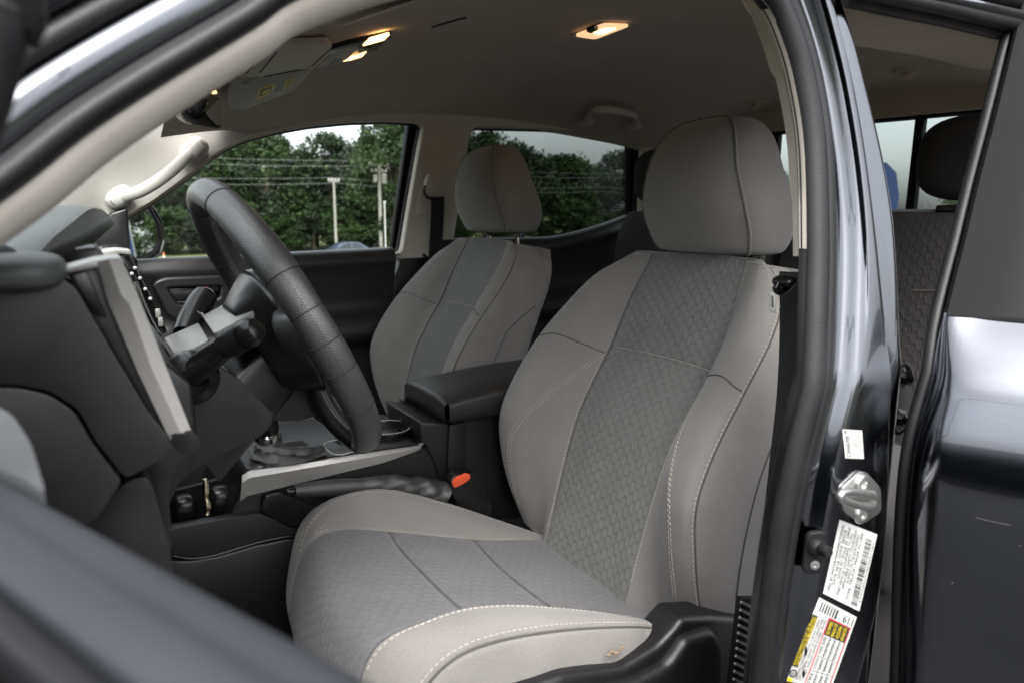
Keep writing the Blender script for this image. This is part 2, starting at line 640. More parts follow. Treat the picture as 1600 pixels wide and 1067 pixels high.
class Decal:
    """flat label laid on a surface; (u,v) in 0..1 from its corners TL,TR,BR,BL as sighted in the photograph"""
    def __init__(s, bvh, tl, tr, br, bl):
        s.b, s.c = bvh, [V(q) for q in (tl, tr, br, bl)]
        s.mb = MB()

    def pt(s, u, v, off):
        tl, tr, br, bl = s.c
        p = (tl * (1 - u) + tr * u) * (1 - v) + (bl * (1 - u) + br * u) * v
        q = onto(s.b, p.x, p.y, off)
        if q is None:                      # past the edge: stay in the label's own plane
            c = [onto(s.b, k.x * .7 + (tl.x + br.x) * .15, k.y * .7 + (tl.y + br.y) * .15) for k in s.c[:3]]
            n = (c[1] - c[0]).cross(c[2] - c[0]).normalized()
            n = n if n.dot(ray(p.x, p.y)) < 0 else -n
            q = meet(p.x, p.y, c[0] + n * off, n)
        return q

    def rect(s, u0, v0, u1, v1, m, off=0.0006, n=4):
        rows = [[s.pt(u0 + (u1 - u0) * i / n, v0 + (v1 - v0) * j / n, off) for i in range(n + 1)] for j in range(n + 1)]
        grid(s.mb, rows, m)

    def text(s, t, u0, v0, u1, v1, m, off=0.0010, vert=False, flip=False):
        """vert: the line runs along v (reading from v1 up to v0)"""
        vs, fs = text_faces(t)
        out = []
        for a, b in vs:
            if vert:
                u, v = u0 + (u1 - u0) * (1 - b), v1 + (v0 - v1) * a
            else:
                u, v = u0 + (u1 - u0) * a, v1 + (v0 - v1) * b
            out.append(s.pt(u, v, off))
        s.mb.add(out, fs, m)

# ================================================================== the truck
truck = empty("pickup_truck", (0, 0, 0),
              label="dark grey pickup truck with open doors showing its grey cloth seats and black dashboard", category="pickup truck")

# ------------------------------------------------------------------ front seat (built at the driver's place, copied to the passenger's)
YC = 0.43
seat = empty("front_seat", (0, 0, 0), truck, label="grey cloth bucket seat behind the steering wheel")

def seat_columns():
    c1 = [(.105, .632, .880), (.105, .655, .96), (.107, .679, 1.04), (.109, .705, 1.11), (.112, .741, 1.17), (.115, .779, 1.225), (.114, .812, 1.295), (.107, .836, 1.345), (.101, .857, 1.386)]
    c0 = [(0, x + .010, z + .002) for _, x, z in c1]
    ch = [(.058, x + .007, z + .002) for _, x, z in c1]
    cm = [(.150, .662, .88), (.150, .655, .955), (.152, .652, 1.035), (.152, .660, 1.10), (.153, .690, 1.165), (.152, .732, 1.230), (.147, .782, 1.298), (.136, .820, 1.347), (.122, .851, 1.386)]
    c2 = [(.195, .658, .88), (.200, .634, .955), (.203, .621, 1.034), (.203, .626, 1.10), (.202, .655, 1.165), (.198, .705, 1.232), (.185, .762, 1.300), (.163, .810, 1.350), (.136, .848, 1.387)]
    c3 = [(.230, .672, .88), (.236, .645, .953), (.239, .630, 1.02), (.239, .627, 1.09), (.238, .655, 1.155), (.236, .705, 1.225), (.226, .765, 1.290), (.202, .812, 1.342), (.150, .850, 1.378)]
    c4 = [(.250, .718, .88), (.256, .700, .955), (.259, .702, 1.03), (.259, .716, 1.09), (.258, .740, 1.15), (.255, .774, 1.22), (.247, .817, 1.285), (.230, .850, 1.332), (.158, .876, 1.374)]
    c5 = [(.246, .790, .88), (.250, .780, .955), (.252, .785, 1.03), (.252, .800, 1.09), (.250, .822, 1.15), (.246, .852, 1.22), (.238, .882, 1.280), (.214, .902, 1.327), (.145, .912, 1.366)]
    c6 = [(.150, x + .03, z) for _, x, z in c5]
    return [c6, c5, c4, c3, c2, cm, c1, ch, c0]

def seat_back():
    half = seat_columns()
    cols = [[V((x, YC - d, z)) for d, x, z in c] for c in half]
    cols += [[V((x, YC + d, z)) for d, x, z in c] for c in half[-2::-1]]
    nk = len(cols)                              # 17, centre at 8
    ts = []
    nsub = 10
    for k in range(nk):
        ts += [k + j / nsub for j in range(nsub)]
        if k in (3, 6, 10, 13):
            ts += [k - .03, k + .03]
    ts = sorted(t for t in ts)
    nr = len(cols[0])
    vs = [(nr - 1) * i / 150 for i in range(151)]
    vs = sorted(vs + [5.0 - .02, 5.0 + .02])    # the seam across the insert
    rows, uvs = [], []
    for v in vs:
        prof = [spline(c, v) for c in cols]
        row = [spline(prof, t, True) for t in ts]
        rows.append(row)
    # arc lengths for the weave
    mid = ts.index(8.0)
    acc = 0
    for i, r in enumerate(rows):
        if i:
            acc += (rows[i][mid] - rows[i - 1][mid]).length
        q = []
        for j, t in enumerate(ts):
            q.append(((ts[j] - 8) * 0.055, acc))
        uvs.append(q)
    # grooves
    def normal(i, j):
        a = rows[min(i + 1, len(rows) - 1)][j] - rows[max(i - 1, 0)][j]
        b = rows[i][(j + 1) % len(ts)] - rows[i][j - 1]
        n = a.cross(b).normalized()
        if n.x > 0 and 2.5 < ts[j] < 13.5:
            n = -n
        return n
    moved = []
    for i, v in enumerate(vs):
        for j, t in enumerate(ts):
            g = 0
            if abs(t - 6) < .001 or abs(t - 10) < .001:
                g = .0045
            elif abs(t - 3) < .001 or abs(t - 13) < .001:
                g = .003
            if abs(v - 5) < .001 and 6 < t < 10:
                g = .0045
            if 6 < t < 10 and g == 0:                         # soft padding between the seams
                g = -.004 * abs(sin(pi * min(1, abs(v - 5) / 1.2) / 2)) * sin(pi * (t - 6) / 4) ** .5 + .002
            if g:
                moved.append((i, j, normal(i, j) * -g))
    for i, j, d in moved:
        rows[i][j] = rows[i][j] + d
    mb = MB()
    def m(i, j):
        t = (ts[j] + ts[(j + 1) % len(ts)]) / 2 if j + 1 < len(ts) else 16.9
        return F_INS if 6 < t < 10 else F_LIGHT
    grid(mb, rows, m, cu=True, uvs=uvs)
    # closed top and bottom
    for r, dz in ((rows[-1], .006), (rows[0], -.02)):
        cen = sum(r, V()) / len(r)
        rr = [r] + [[p.lerp(cen, q) + V((0, 0, dz * q ** .5)) for p in r] for q in (.08, .2, .4, .7, .98)]
        grid(mb, rr, F_LIGHT, cu=True)
    S = lambda t, v: spline([spline(c, v) for c in cols], t, True)
    def nrm(t, v):
        a = S(t, min(v + .05, 8)) - S(t, max(v - .05, 0))
        b = S(t + .05, v) - S(t - .05, v)
        n = a.cross(b).normalized()
        if (n.x > 0 and 2.2 < t < 13.8):
            n = -n
        if t <= 2.2 and n.y > 0:
            n = -n
        if t >= 13.8 and n.y < 0:
            n = -n
        return n
    return mb, S, nrm

def stitches(mb, S, nrm, path, n=60, step=.0072, r=.0010, fill=.62, m=THREAD, off=.0006, seam=False):
    pts = [S(a, b) + nrm(a, b) * off for a, b in [tuple(spline([V((p[0], p[1], 0)) for p in path], (len(path) - 1) * k / n))[:2] for k in range(n + 1)]]
    if seam:
        tube(mb, pts, r, m, 5)
        return
    L = [0]
    for a, b in zip(pts, pts[1:]):
        L.append(L[-1] + (b - a).length)
    def P(s):
        for k in range(len(L) - 1):
            if L[k + 1] >= s:
                return pts[k].lerp(pts[k + 1], (s - L[k]) / max(1e-9, L[k + 1] - L[k]))
        return pts[-1]
    s = 0
    while s + step < L[-1]:
        tube(mb, [P(s), P(s + step * fill * .5) , P(s + step * fill)], r, m, 5)
        s += step

bk, SS, SN = seat_back()
for sg in (-1, 1):
    c = lambda t: t if sg < 0 else 16 - t        # mirror across the seat
    # double row down the bolster, leaving the insert below the cross seam
    for o in (0, .13):
        stitches(bk, SS, SN, [(c(5.95 - o), 4.75), (c(5.62 - o), 4.3), (c(5.1 - o), 3.7), (c(4.55 - o), 3.0), (c(4.15 - o), 2.2), (c(4.02 - o), 1.2), (c(4.05 - o), .55)], r=.0006)
    stitches(bk, SS, SN, [(c(3.07), 7.7), (c(3.07), 6.5), (c(3.07), 5), (c(3.07), 3), (c(3.07), .5)], n=90, r=.0006)
    stitches(bk, SS, SN, [(c(5.9), 7.9), (c(4.6), 7.86), (c(3.5), 7.75), (c(3.0), 7.5)], r=.0006)
    stitches(bk, SS, SN, [(c(3.0), 7.9), (c(3.0), 6.5), (c(3.0), 4), (c(3.0), .3)], n=90, r=.0011, m=SEAM, seam=True, off=-.0015)
    stitches(bk, SS, SN, [(c(2.0), 4.6), (c(2.05), 3.6), (c(2.05), 2.2), (c(2.1), .2)], r=.0013, m=SEAM, seam=True, off=.0002)
    stitches(bk, SS, SN, [(c(2.0), 4.6), (c(1.75), 5.0), (c(1.4), 5.4)], r=.0013, m=SEAM, seam=True, off=.0002)
    stitches(bk, SS, SN, [(c(5.95), 4.75), (c(5.2), 4.95), (c(4.2), 5.1), (c(3.1), 5.05)], r=.0010, m=SEAM, seam=True, off=.0002)
    stitches(bk, SS, SN, [(c(6), 7.95), (c(6), 6), (c(6), 3), (c(6), .3)], n=90, r=.0014, m=SEAM, seam=True, off=-.0035)
    stitches(bk, SS, SN, [(c(5.94), 4.6), (c(5.94), 3), (c(5.94), .4)], n=70, r=.0008, off=.0, step=.006)
stitches(bk, SS, SN, [(6.02, 5), (7, 5), (8, 5), (9, 5), (9.98, 5)], r=.0013, m=SEAM, seam=True, off=-.003)
stitches(bk, SS, SN, [(6.05, 4.96), (7, 4.96), (8, 4.96), (9, 4.96), (9.95, 4.96)], r=.0007, off=.0, step=.006)
backrest = bk.build("backrest", seat, sharp=60)

# head restraint: a domed front panel piped to a gusset
def headrest():
    mb = MB()
    #        z,   half width, front x, back x
    R = [(1.390, .092, .858, .960), (1.396, .108, .838, .978), (1.422, .119, .822, .990), (1.455, .123, .808, .988), (1.490, .119, .804, .976), (1.525, .110, .808, .960), (1.558, .101, .819, .948), (1.583, .087, .835, .934), (1.598, .064, .855, .922), (1.605, .030, .876, .914)]
    N = 56
    rows = []
    for k in range(61):
        t = (len(R) - 1) * k / 60
        z, w, xf, xb = [spline([V((q[a], 0, 0)) for q in R], t).x for a in range(4)]
        row = []
        for j in range(N):
            a = 2 * pi * j / N
            sy, sx = sin(a), -cos(a)
            e = .72
            yy = w * math.copysign(abs(sy) ** e, sy)
            xx = (xf + xb) / 2 + (xb - xf) / 2 * math.copysign(abs(sx) ** e, sx)
            row.append(V((xx, YC + yy, z)))
        rows.append(row)
    grid(mb, rows, F_LIGHT, cu=True)
    for r, s in ((rows[0], -.004), (rows[-1], .002)):
        cen = sum(r, V()) / len(r)
        grid(mb, [r] + [[p.lerp(cen, q) + V((0, 0, s * q)) for p in r] for q in (.3, .7, .98)], F_LIGHT, cu=True)
    # piping and its stitches follow the edge of the front panel
    for sg in (-1, 1):
        def on_row(k):
            j = 9.6 - 3.0 * (k / 58) ** 1.4
            i = int(j)
            a_, b_ = (rows[k][i], rows[k][i + 1]) if sg > 0 else (rows[k][N - i], rows[k][N - i - 1])
            return a_.lerp(b_, j - i)
        path = [on_row(k) for k in range(0, 58)]
        cen = lambda p: V((.89, YC, p.z))
        path = [p + (p - cen(p)).normalized() * .0006 for p in path]
        if sg > 0:
            left = path
        else:
            right = path
    whole = left + [rows[k][J2] + V((0, 0, .0005)) for k, J2 in ((58, 6), (59, 4), (59, 0), (59, N - 4), (58, N - 6))] + right[::-1]
    whole = smooth_path(whole, 200)
    tube(mb, whole, .0023, F_LIGHT, 7)
    tube(mb, [p + (V((.89, YC, p.z)) - p).normalized() * .0018 + V((.003, 0, 0)) for p in whole], .0022, SEAM, 6)
    sh = [p + V((-.0062, 0, 0)) + (V((.89, YC, p.z)) - p).normalized() * -.0002 for p in whole]
    s = 0
    for k in range(0, len(sh) - 2, 2):
        p = sh[k]
        tube(mb, [sh[k], sh[k + 1].lerp(sh[k], .1)], .0008, SEAM, 5)
    return mb
headr = headrest().build("headrest", seat, sharp=70)
for s in (-1, 1):
    mb = MB()
    tube(mb, [V((.915, YC + s * .07, 1.36)), V((.912, YC + s * .07, 1.41))], .007, CHROME, 12)
    lathe(mb, (.915, YC + s * .07, 1.378), (0, 0, 1), [(0, .026), (.016, .026), (.018, .022), (.018, 0)], PLASTS)
    mb.build("headrest_post", seat)

# cushion: rows run from the front nose to the rear, columns from the far edge to the near edge
def cushion():
    # (y offset from centre, x shift, z shift) profile per row is made from five guide curves
    far_low = [(.255, .225, .80), (.262, .215, .86), (.268, .235, .935), (.262, .30, .955), (.255, .40, .950), (.250, .52, .900), (.240, .62, .850), (.225, .68, .830)]
    far_top = [(.215, .200, .80), (.218, .190, .87), (.210, .215, .965), (.212, .29, 1.006), (.210, .39, 1.003), (.208, .51, .950), (.205, .61, .895), (.195, .67, .86)]
    far_ins = [(.125, .185, .80), (.130, .175, .885), (.128, .205, .978), (.125, .27, .995), (.125, .36, .973), (.125, .52, .918), (.122, .63, .892), (.118, .68, .875)]
    mid = [(.0, .170, .80), (.0, .158, .885), (.0, .185, .975), (.0, .27, .982), (.0, .36, .962), (.0, .52, .908), (.0, .63, .885), (.0, .68, .870)]
    near_ins = [(-.140, .165, .80), (-.145, .153, .885), (-.145, .178, .985), (-.150, .262, .997), (-.150, .36, .975), (-.145, .52, .920), (-.14, .63, .890), (-.13, .68, .872)]
    near_top = [(-.185, .170, .80), (-.187, .155, .885), (-.185, .182, 1.000), (-.186, .265, 1.021), (-.186, .366, 1.010), (-.186, .520, .950), (-.185, .615, .904), (-.18, .67, .88)]
    near_pipe = [(-.235, .20, .80), (-.238, .185, .875), (-.236, .205, .955), (-.238, .277, 1.004), (-.240, .40, .995), (-.238, .56, .945), (-.232, .625, .900), (-.225, .68, .875)]
    near_low = [(-.250, .235, .79), (-.255, .225, .84), (-.255, .240, .87), (-.255, .30, .88), (-.255, .41, .87), (-.253, .56, .86), (-.247, .625, .85), (-.24, .68, .84)]
    near_bot = [(-.245, .26, .76), (-.245, .25, .77), (-.245, .26, .77), (-.245, .31, .77), (-.245, .42, .77), (-.245, .56, .77), (-.24, .625, .77), (-.23, .68, .77)]
    far_bot = [(.25, .245, .76), (.25, .235, .77), (.255, .255, .77), (.255, .31, .77), (.25, .41, .77), (.245, .52, .77), (.24, .62, .77), (.225, .68, .77)]
    G = [far_bot, far_low, far_top, far_ins, mid, near_ins, near_top, near_pipe, near_low, near_bot]
    push = [.030, .032, .030, .012, 0, 0, 0, 0]
    cols = [[V((x + push[k], YC + d, z)) for k, (d, x, z) in enumerate(c)] for c in G]
    ts = sorted([k + j / 12 for k in range(9) for j in range(12)] + [9.0, 2.97, 3.03, 5.97, 6.03, 6.97, 7.03])
    vs = sorted([7 * i / 120 for i in range(121)] + [3.93, 3.965, 4.0 + .0001, 4.035, 4.07, 4.83, 4.865, 4.9, 4.935, 4.97])
    rows = [[spline([spline(c, v) for c in cols], t) for t in ts] for v in vs]
    S = lambda t, v: spline([spline(c, v) for c in cols], t)
    def nrm(t, v):
        a = S(t, min(v + .05, 7)) - S(t, max(v - .05, 0))
        b = S(min(t + .05, 9), v) - S(max(t - .05, 0), v)
        n = a.cross(b).normalized()
        ref = V((-.2, -.25 if t > 4.5 else .25, 1.0)) if v > 2 else V((-1, 0, .2))
        return n if n.dot(ref) > 0 else -n
    uvs, acc = [], 0
    for i, v in enumerate(vs):
        if i:
            acc += (S(4, vs[i]) - S(4, vs[i - 1])).length
        uvs.append([((t - 4) * .13, acc) for t in ts])
    for i, v in enumerate(vs):
        for j, t in enumerate(ts):
            g = 0
            if abs(t - 3) < .001 or abs(t - 6) < .001:
                g = .004
            elif abs(t - 7) < .001:
                g = .003
            for q in (4.0, 4.9):
                if abs(v - q) < .05 and 3 <= t <= 5.9:
                    g = max(g, .0045 * (1 - abs(v - q) / .05))
            if g:
                rows[i][j] = rows[i][j] - nrm(t, v) * g
            if 3 < t < 6 and v > 1.5:      # sat-in padding: shallow uneven dents
                rows[i][j] = rows[i][j] + V((0, 0, .0022 * sin(t * 5.1 + v * 2.3) * sin(v * 3.7 + 1) * sin(pi * (t - 3) / 3)))
            if 7.05 < t < 8.6 and v > 2:   # loose side cloth
                rows[i][j] = rows[i][j] + V((0, -.0035 * sin(v * 9 + t * 4) * sin(pi * (t - 7.05) / 1.55) * (v - 2) / 5, 0))
    mb = MB()
    grid(mb, rows, lambda i, j: F_CUSH if 3 < (ts[j] + ts[j + 1]) / 2 < 6 else F_LIGHT, uvs=uvs)
    for o in (0, .1):
        stitches(mb, S, nrm, [(2.93 - o, 2.35), (2.93 - o, 2.8)], n=30, r=.0006)
    stitches(mb, S, nrm, [(2.45, 1.6), (2.35, 2.4), (2.2, 3.2), (2.15, 4.2), (2.2, 5.2)], n=60, r=.0006)
    stitches(mb, S, nrm, [(2.75, 1.8), (2.5, 2.3), (2.3, 2.9)], n=40, r=.0006)
    stitches(mb, S, nrm, [(6.1, 1.9), (6.1, 2.6), (6.1, 3.4), (6.1, 4.4), (6.1, 5.2), (6.25, 5.9)], n=90, r=.0008)
    stitches(mb, S, nrm, [(6.9, 2.3), (6.9, 3.4), (6.9, 4.4), (6.9, 5.2), (6.9, 5.9)], n=90, r=.0006)
    stitches(mb, S, nrm, [(7, 1.6), (7, 3), (7, 4.5), (7, 6.2)], n=90, r=.0014, m=SEAM, seam=True, off=-.001)
    stitches(mb, S, nrm, [(3, .5), (3, 3), (3, 4.5), (3, 6.6)], n=90, r=.0014, m=SEAM, seam=True, off=-.003)
    stitches(mb, S, nrm, [(3.0, .3), (3.6, .75), (4.2, .9), (5.4, .9)], n=60, r=.0012, m=SEAM, seam=True, off=.0003)
    for q in (4.0, 4.9):
        stitches(mb, S, nrm, [(3.05, q), (4, q), (5, q), (5.85, q)], n=60, r=.0005, m=SEAM, seam=True, off=-.0004)
    return mb
cush = cushion().build("cushion", seat, sharp=70)

# hard side cover below the cushion
mb = MB()
poly = [at(px, py, y=.165) for px, py in ((1168, 966), (1118, 963), (1070, 966), (1056, 984), (1032, 1010), (976, 1044), (880, 1056), (800, 1085), (800, 1240), (1195, 1240), (1180, 1010))]
prism(mb, poly, (0, .05, 0), PLAST, .012, 5)
poly = [at(px, py, y=.150) for px, py in ((1075, 1000), (1050, 1040), (1000, 1066), (930, 1085), (930, 1200), (1130, 1200), (1135, 1010), (1120, 985))]
prism(mb, poly, (0, .03, 0), PLAST, .012, 5)
mb.build("side_cover", seat, sharp=45)

# white tag sewn in the bolster
mb = MB()
a = [at(px, py, y=YC - .262) for px, py in ((1203, 456), (1211, 459), (1212, 490), (1204, 486))]
prism(mb, a, (0, .0012, 0), WHITE, .0003, 1)
a = [at(px, py, y=YC - .2625) for px, py in ((1205.5, 462), (1208.5, 463), (1209, 481), (1206, 480))]
prism(mb, a, (0, .0008, 0), GINK, 0, 1)
tagpart = mb.build("airbag_tag", seat)
mb = MB()
for poly in (((1226, 464), (1227, 488), (1214, 487)),):
    p = [at(px, py, y=YC - .268) for px, py in poly]
    prism(mb, p, (0, .0012, 0), WHITE, .0003, 1)
    cen = sum(p, V()) / 3
    prism(mb, [q.lerp(cen, .35) + V((0, -.0006, 0)) for q in p], (0, .0004, 0), GINK, 0, 1)
mb.build("airbag_tag", seat)

# ------------------------------------------------------------------ the second seat
seat2 = seat.copy()
COL.objects.link(seat2)
seat2.parent = truck
seat2.location = (0.028, 0.74, 0.0)
seat2["label"] = "grey cloth bucket seat on the far side, beyond the centre armrest"
for ch in list(seat.children):
    if ch.name.startswith("airbag_tag"):
        continue
    c = ch.copy()
    COL.objects.link(c)
    c.parent = seat2
    if ch.name.startswith("headrest"):                # set a notch higher than the driver's
        c.location = (-.010, 0, .016)
# ------------------------------------------------------------------ headliner
def liner_z(x, y):
    pts = [(.16, 1.655), (.30, 1.718), (.45, 1.766), (.62, 1.800), (.80, 1.818), (1.0, 1.824), (1.3, 1.815), (1.55, 1.795), (1.80, 1.762)]
    if x <= pts[0][0]:
        zc = pts[0][1]
    else:
        zc = pts[-1][1]
        for (a, b), (c, d) in zip(pts, pts[1:]):
            if a <= x <= c:
                zc = b + (d - b) * (x - a) / (c - a)
                break
    if y < .79:
        q = (.79 - y) / .67
        return zc - .078 * q * q
    q = min(1.2, abs(y - .79) / .66)
    return zc - .105 * q ** 2.6 - .02 * max(0, q - .9) * 10 * max(0, q - .9)

mb = MB()
xs = [.16 + 1.64 * i / 70 for i in range(71)]
ys = [.10 + 1.36 * j / 60 for j in range(61)]
def ymax(x):
    return 1.46 - .17 * max(0, (.42 - x) / .26)
rows = [[V((x, y, liner_z(x, y) + .006 * exp(-((x - 1.12) / .05) ** 2))) for y in [.10 + (ymax(x) - .10) * j / 60 for j in range(61)]] for x in xs]
for _ in range(4):
    rows = [rows[0]] + [[(a + b * 2 + c) / 4 for a, b, c in zip(rows[i - 1], rows[i], rows[i + 1])] for i in range(1, len(rows) - 1)] + [rows[-1]]
grid(mb, rows, LINER)
headliner = mb.build("headliner", truck, sharp=0)
LB = bvh_of(headliner)
mb = MB()
grid(mb, [[p + V((0, (p.y - .79) * .06, .03)) for p in r] for r in rows], PAINT)
mb.build("roof_panel", truck, sharp=0)

# ------------------------------------------------------------------ passenger side wall above the belt: one moulding with two window openings
W2 = lambda px, py: (lambda p: V((p.x, p.z, 0)))(at_wall(px, py))
front_hole = [W2(*q) for q in ((186, 345), (233, 317), (259, 300), (304, 267), (326, 247), (348, 233), (376, 219), (430, 204), (480, 195), (540, 189), (600, 187), (653, 190), (662, 199), (655, 235), (640, 320), (627, 398), (540, 402), (400, 408), (190, 418))]
rear_hole = [W2(*q) for q in ((736, 197), (850, 200), (990, 209), (1001, 216), (1003, 240), (999, 345), (985, 368), (930, 378), (890, 386), (700, 392), (704, 370), (728, 214))]
front_hole = roundpoly(front_hole, .02, 3)
rear_hole = roundpoly(rear_hole, .03, 4)
x0, x1 = -.25, 1.80
outer = [V((x0, 1.325, 0)), V((x1, 1.325, 0))]
for k in range(29):
    x = x1 - (x1 - .14) * k / 28
    outer.append(V((x, liner_z(x, 1.455) + .012, 0)))
outer += [V((.02, 1.60, 0)), V((-.12, 1.50, 0)), V((x0, 1.42, 0))]
wmap = lambda a, b, c: V((a, wall_y(b) - c, b))
mb = MB()
curve_sheet(mb, [outer, front_hole, rear_hole], .010, .006, TRIM, wmap)
mb.build("side_trim", truck, sharp=30, label="beige moulded trim round the far side windows")
def seal_round(name, hole, r, off, m, parent, inset=.0):
    mb = MB()
    cen = sum(hole, V()) / len(hole)
    path = [wmap(p.x + (cen.x - p.x) * inset, p.y + (cen.y - p.y) * inset, 0) + V((0, off, 0)) for p in hole]
    n = len(path)
    path = [path[i] for i in range(n) if (path[i] - path[i - 1]).length > 1e-4]
    sweep(mb, path, ring(r, 10, 1.0, 1.5), m, upv=(0, 1, 0), closed=True)
    return mb.build(name, parent, sharp=0)

# far doors: each with its glass, seal, panel
fdoor = empty("door", (0, 0, 0), truck, label="black panelled front door on the far side, closed")
rdoor = empty("door", (0, 0, 0), truck, label="black panelled rear door on the far side, closed, dark tinted window")
seal_round("window_seal", front_hole, .011, .022, RUBBER, fdoor)
seal_round("window_seal", rear_hole, .011, .022, RUBBER, rdoor)
mb = MB()                                             # door frame post behind the front glass
pp = [at_wall(q[0], q[1], -.035) for q in ((640, 185), (664, 185), (634, 402), (611, 402))]
prism(mb, pp, (0, .03, 0), BLKPAINT, .003, 2)
mb.build("window_frame", fdoor)
mb = MB()
pp = [at_wall(q[0], q[1], -.035) for q in ((984, 204), (1008, 204), (1006, 380), (950, 385), (978, 352), (984, 330))]
prism(mb, pp, (0, .03, 0), BLKPAINT, .003, 2)
mb.build("window_frame", rdoor)
def pane(name, poly, m, parent, off):
    mb = MB()
    vs = [at_wall(q[0], q[1], off) for q in poly]
    mb.add(vs, [list(range(len(vs)))], m)
    return mb.build(name, parent, smooth=False)
pane("window_glass", ((160, 425), (150, 330), (240, 300), (320, 230), (420, 195), (540, 180), (665, 182), (632, 410)), G_FRONT, fdoor, -.045)
pane("window_glass", ((700, 188), (1008, 200), (1008, 395), (690, 402)), G_REAR, rdoor, -.045)
# rain drops drying on the front pane
random.seed(5)
mb = MB()
DROP = mat("water drop highlight", (0.75, 0.78, 0.76), 0.1, var=0)
for k in range(70):
    px, py = random.choice([(random.uniform(300, 500), random.uniform(290, 385)), (random.uniform(400, 630), random.uniform(215, 385)), (random.uniform(560, 615), random.uniform(330, 385))])
    p = at_wall(px, py, -.043)
    blob(mb, p, .0009, .0006, random.uniform(.0009, .0022), DROP, 4)
mb.build("rain_drops", fdoor, kind="stuff")
# maker's marks etched on the panes
for par, (px, py) in ((fdoor, (590, 382)), (rdoor, (963, 325))):
    mb = MB()
    for dx, dy, w in ((0, 0, 12), (-1, 4, 15), (1, -4, 7)):
        a, b = at_wall(px + dx - w / 2, py + dy, -.0425), at_wall(px + dx + w / 2, py + dy - .5, -.0425)
        sweep(mb, [a, b], ring(.0008, 5), WHITE)
    tube(mb, [at_wall(px - 6, py + 4, -.0425), at_wall(px - 8, py + 8, -.0425)], .0007, WHITE, 5)
    tube(mb, [at_wall(px + 6, py + 4, -.0425), at_wall(px + 8, py + 8, -.0425)], .0007, WHITE, 5)
    mb.build("glass_mark", par)

# door panels below the belt: profile swept along the truck
def panel(name, x_a, x_b, belt, parent, m=VINYL):
    """belt(x) -> height of the belt line"""
    mb = MB()
    prof = [(.060, .012), (.030, .016), (.010, .012), (.000, .000), (-.006, -.02), (.004, -.05), (.012, -.10), (.014, -.14), (.002, -.165), (-.026, -.185), (-.034, -.205), (-.034, -.225), (-.018, -.245), (.006, -.262), (.012, -.32), (.010, -.45), (.014, -.60)]
    prof = smooth_path([V((a, b, 0)) for a, b in prof], 80)
    n = 60
    rows = []
    for i in range(n + 1):
        x = x_a + (x_b - x_a) * i / n
        rows.append([V((x, 1.494 + p.x, belt(x) + p.y)) for p in prof])
    grid(mb, rows, m)
    return mb.build(name, parent, sharp=0)
bz = lambda x: 1.322 + (x - .11) * .025
panel("door_panel", -.25, .765, bz, fdoor)
bz2 = lambda x: 1.362 + .10 * max(0, (x - 1.30) / .45) ** 1.5
panel("door_panel", .90, 1.85, bz2, rdoor)
# grab bar over the inside handle
def recess(px_list, off, name, m, depth, bev, parent):
    mb = MB()
    pp = roundpoly([at(q[0], q[1], y=1.494 - off) for q in px_list], .018, 4)
    prism(mb, pp, (0, depth, 0), m, bev, 2)
    return mb.build(name, parent, sharp=35)
mbh = MB()
outerp = roundpoly([V((p.x, p.z, 0)) for p in [at(q[0], q[1], y=1.472) for q in ((240, 444), (258, 437), (352, 434), (360, 440), (358, 474), (345, 481), (280, 497), (264, 491))]], .02, 4)
innerp = roundpoly([V((p.x, p.z, 0)) for p in [at(q[0], q[1], y=1.472) for q in ((257, 449), (266, 446), (343, 443), (348, 447), (346, 466), (336, 471), (284, 480), (273, 476))]], .015, 4)
curve_sheet(mbh, [outerp, innerp], .010, .006, PLAST, lambda a, b, c: V((a, 1.476 - c, b)))
mbh.build("handle_bezel", fdoor, sharp=35)
recess(((255, 447), (348, 441), (350, 472), (275, 484)), -.002, "handle_pocket", GLOSSB, .004, .001, fdoor)
mb = MB()
prism(mb, roundpoly([at(q[0], q[1], y=1.470) for q in ((262, 455), (322, 450), (324, 466), (283, 473), (270, 469))], .01, 3), (0, .006, 0), PLASTS, .003, 2)
prism(mb, [at(q[0], q[1], y=1.469) for q in ((272, 472), (330, 468), (331, 471), (275, 476))], (0, .006, 0), PLAST, .002, 2)
prism(mb, [at(q[0], q[1], y=1.468) for q in ((319, 446.5), (325, 446), (326, 457), (320, 457.5))], (0, .004, 0), RED, .0008, 2)
prism(mb, [at(q[0], q[1], y=1.468) for q in ((329, 447), (342, 446), (342, 455), (330, 456))], (0, .004, 0), RUBBER, .0012, 2)
mb.build("door_handle", fdoor)

# B pillar of the far side: lower black cover, upper trim lines, belt guide and belt
pil = empty("pillar_trim", (0, 0, 0), truck, label="beige centre pillar trim between the far side windows with its seat belt")
mb = MB()
pp = [at_wall(q[0], q[1], .014) for q in ((632, 398), (702, 393), (705, 470), (640, 560), (612, 560), (618, 430))]
prism(mb, pp, (0, .10, 0), PLAST, .006, 3)
mb.build("lower_cover", pil)
mb = MB()
pp = roundpoly([at_wall(q[0], q[1], .020) for q in ((666, 243), (712, 240), (700, 338), (650, 338))], .008, 3)
prism(mb, pp, (0, .012, 0), TRIM, .004, 3)
mb.build("belt_cover", pil)
mb = MB()
pp = roundpoly([at_wall(q[0], q[1], .042) for q in ((670, 272), (697, 268), (697, 290), (690, 314), (676, 305), (664, 293))], .010, 3)
prism(mb, pp, (0, .028, 0), TRIM, .007, 4)
tube(mb, [at_wall(q[0], q[1], .05) for q in ((664, 290), (662, 300), (667, 309), (676, 312))], .004, PLASTS, 8)
mb.build("belt_guide", pil)
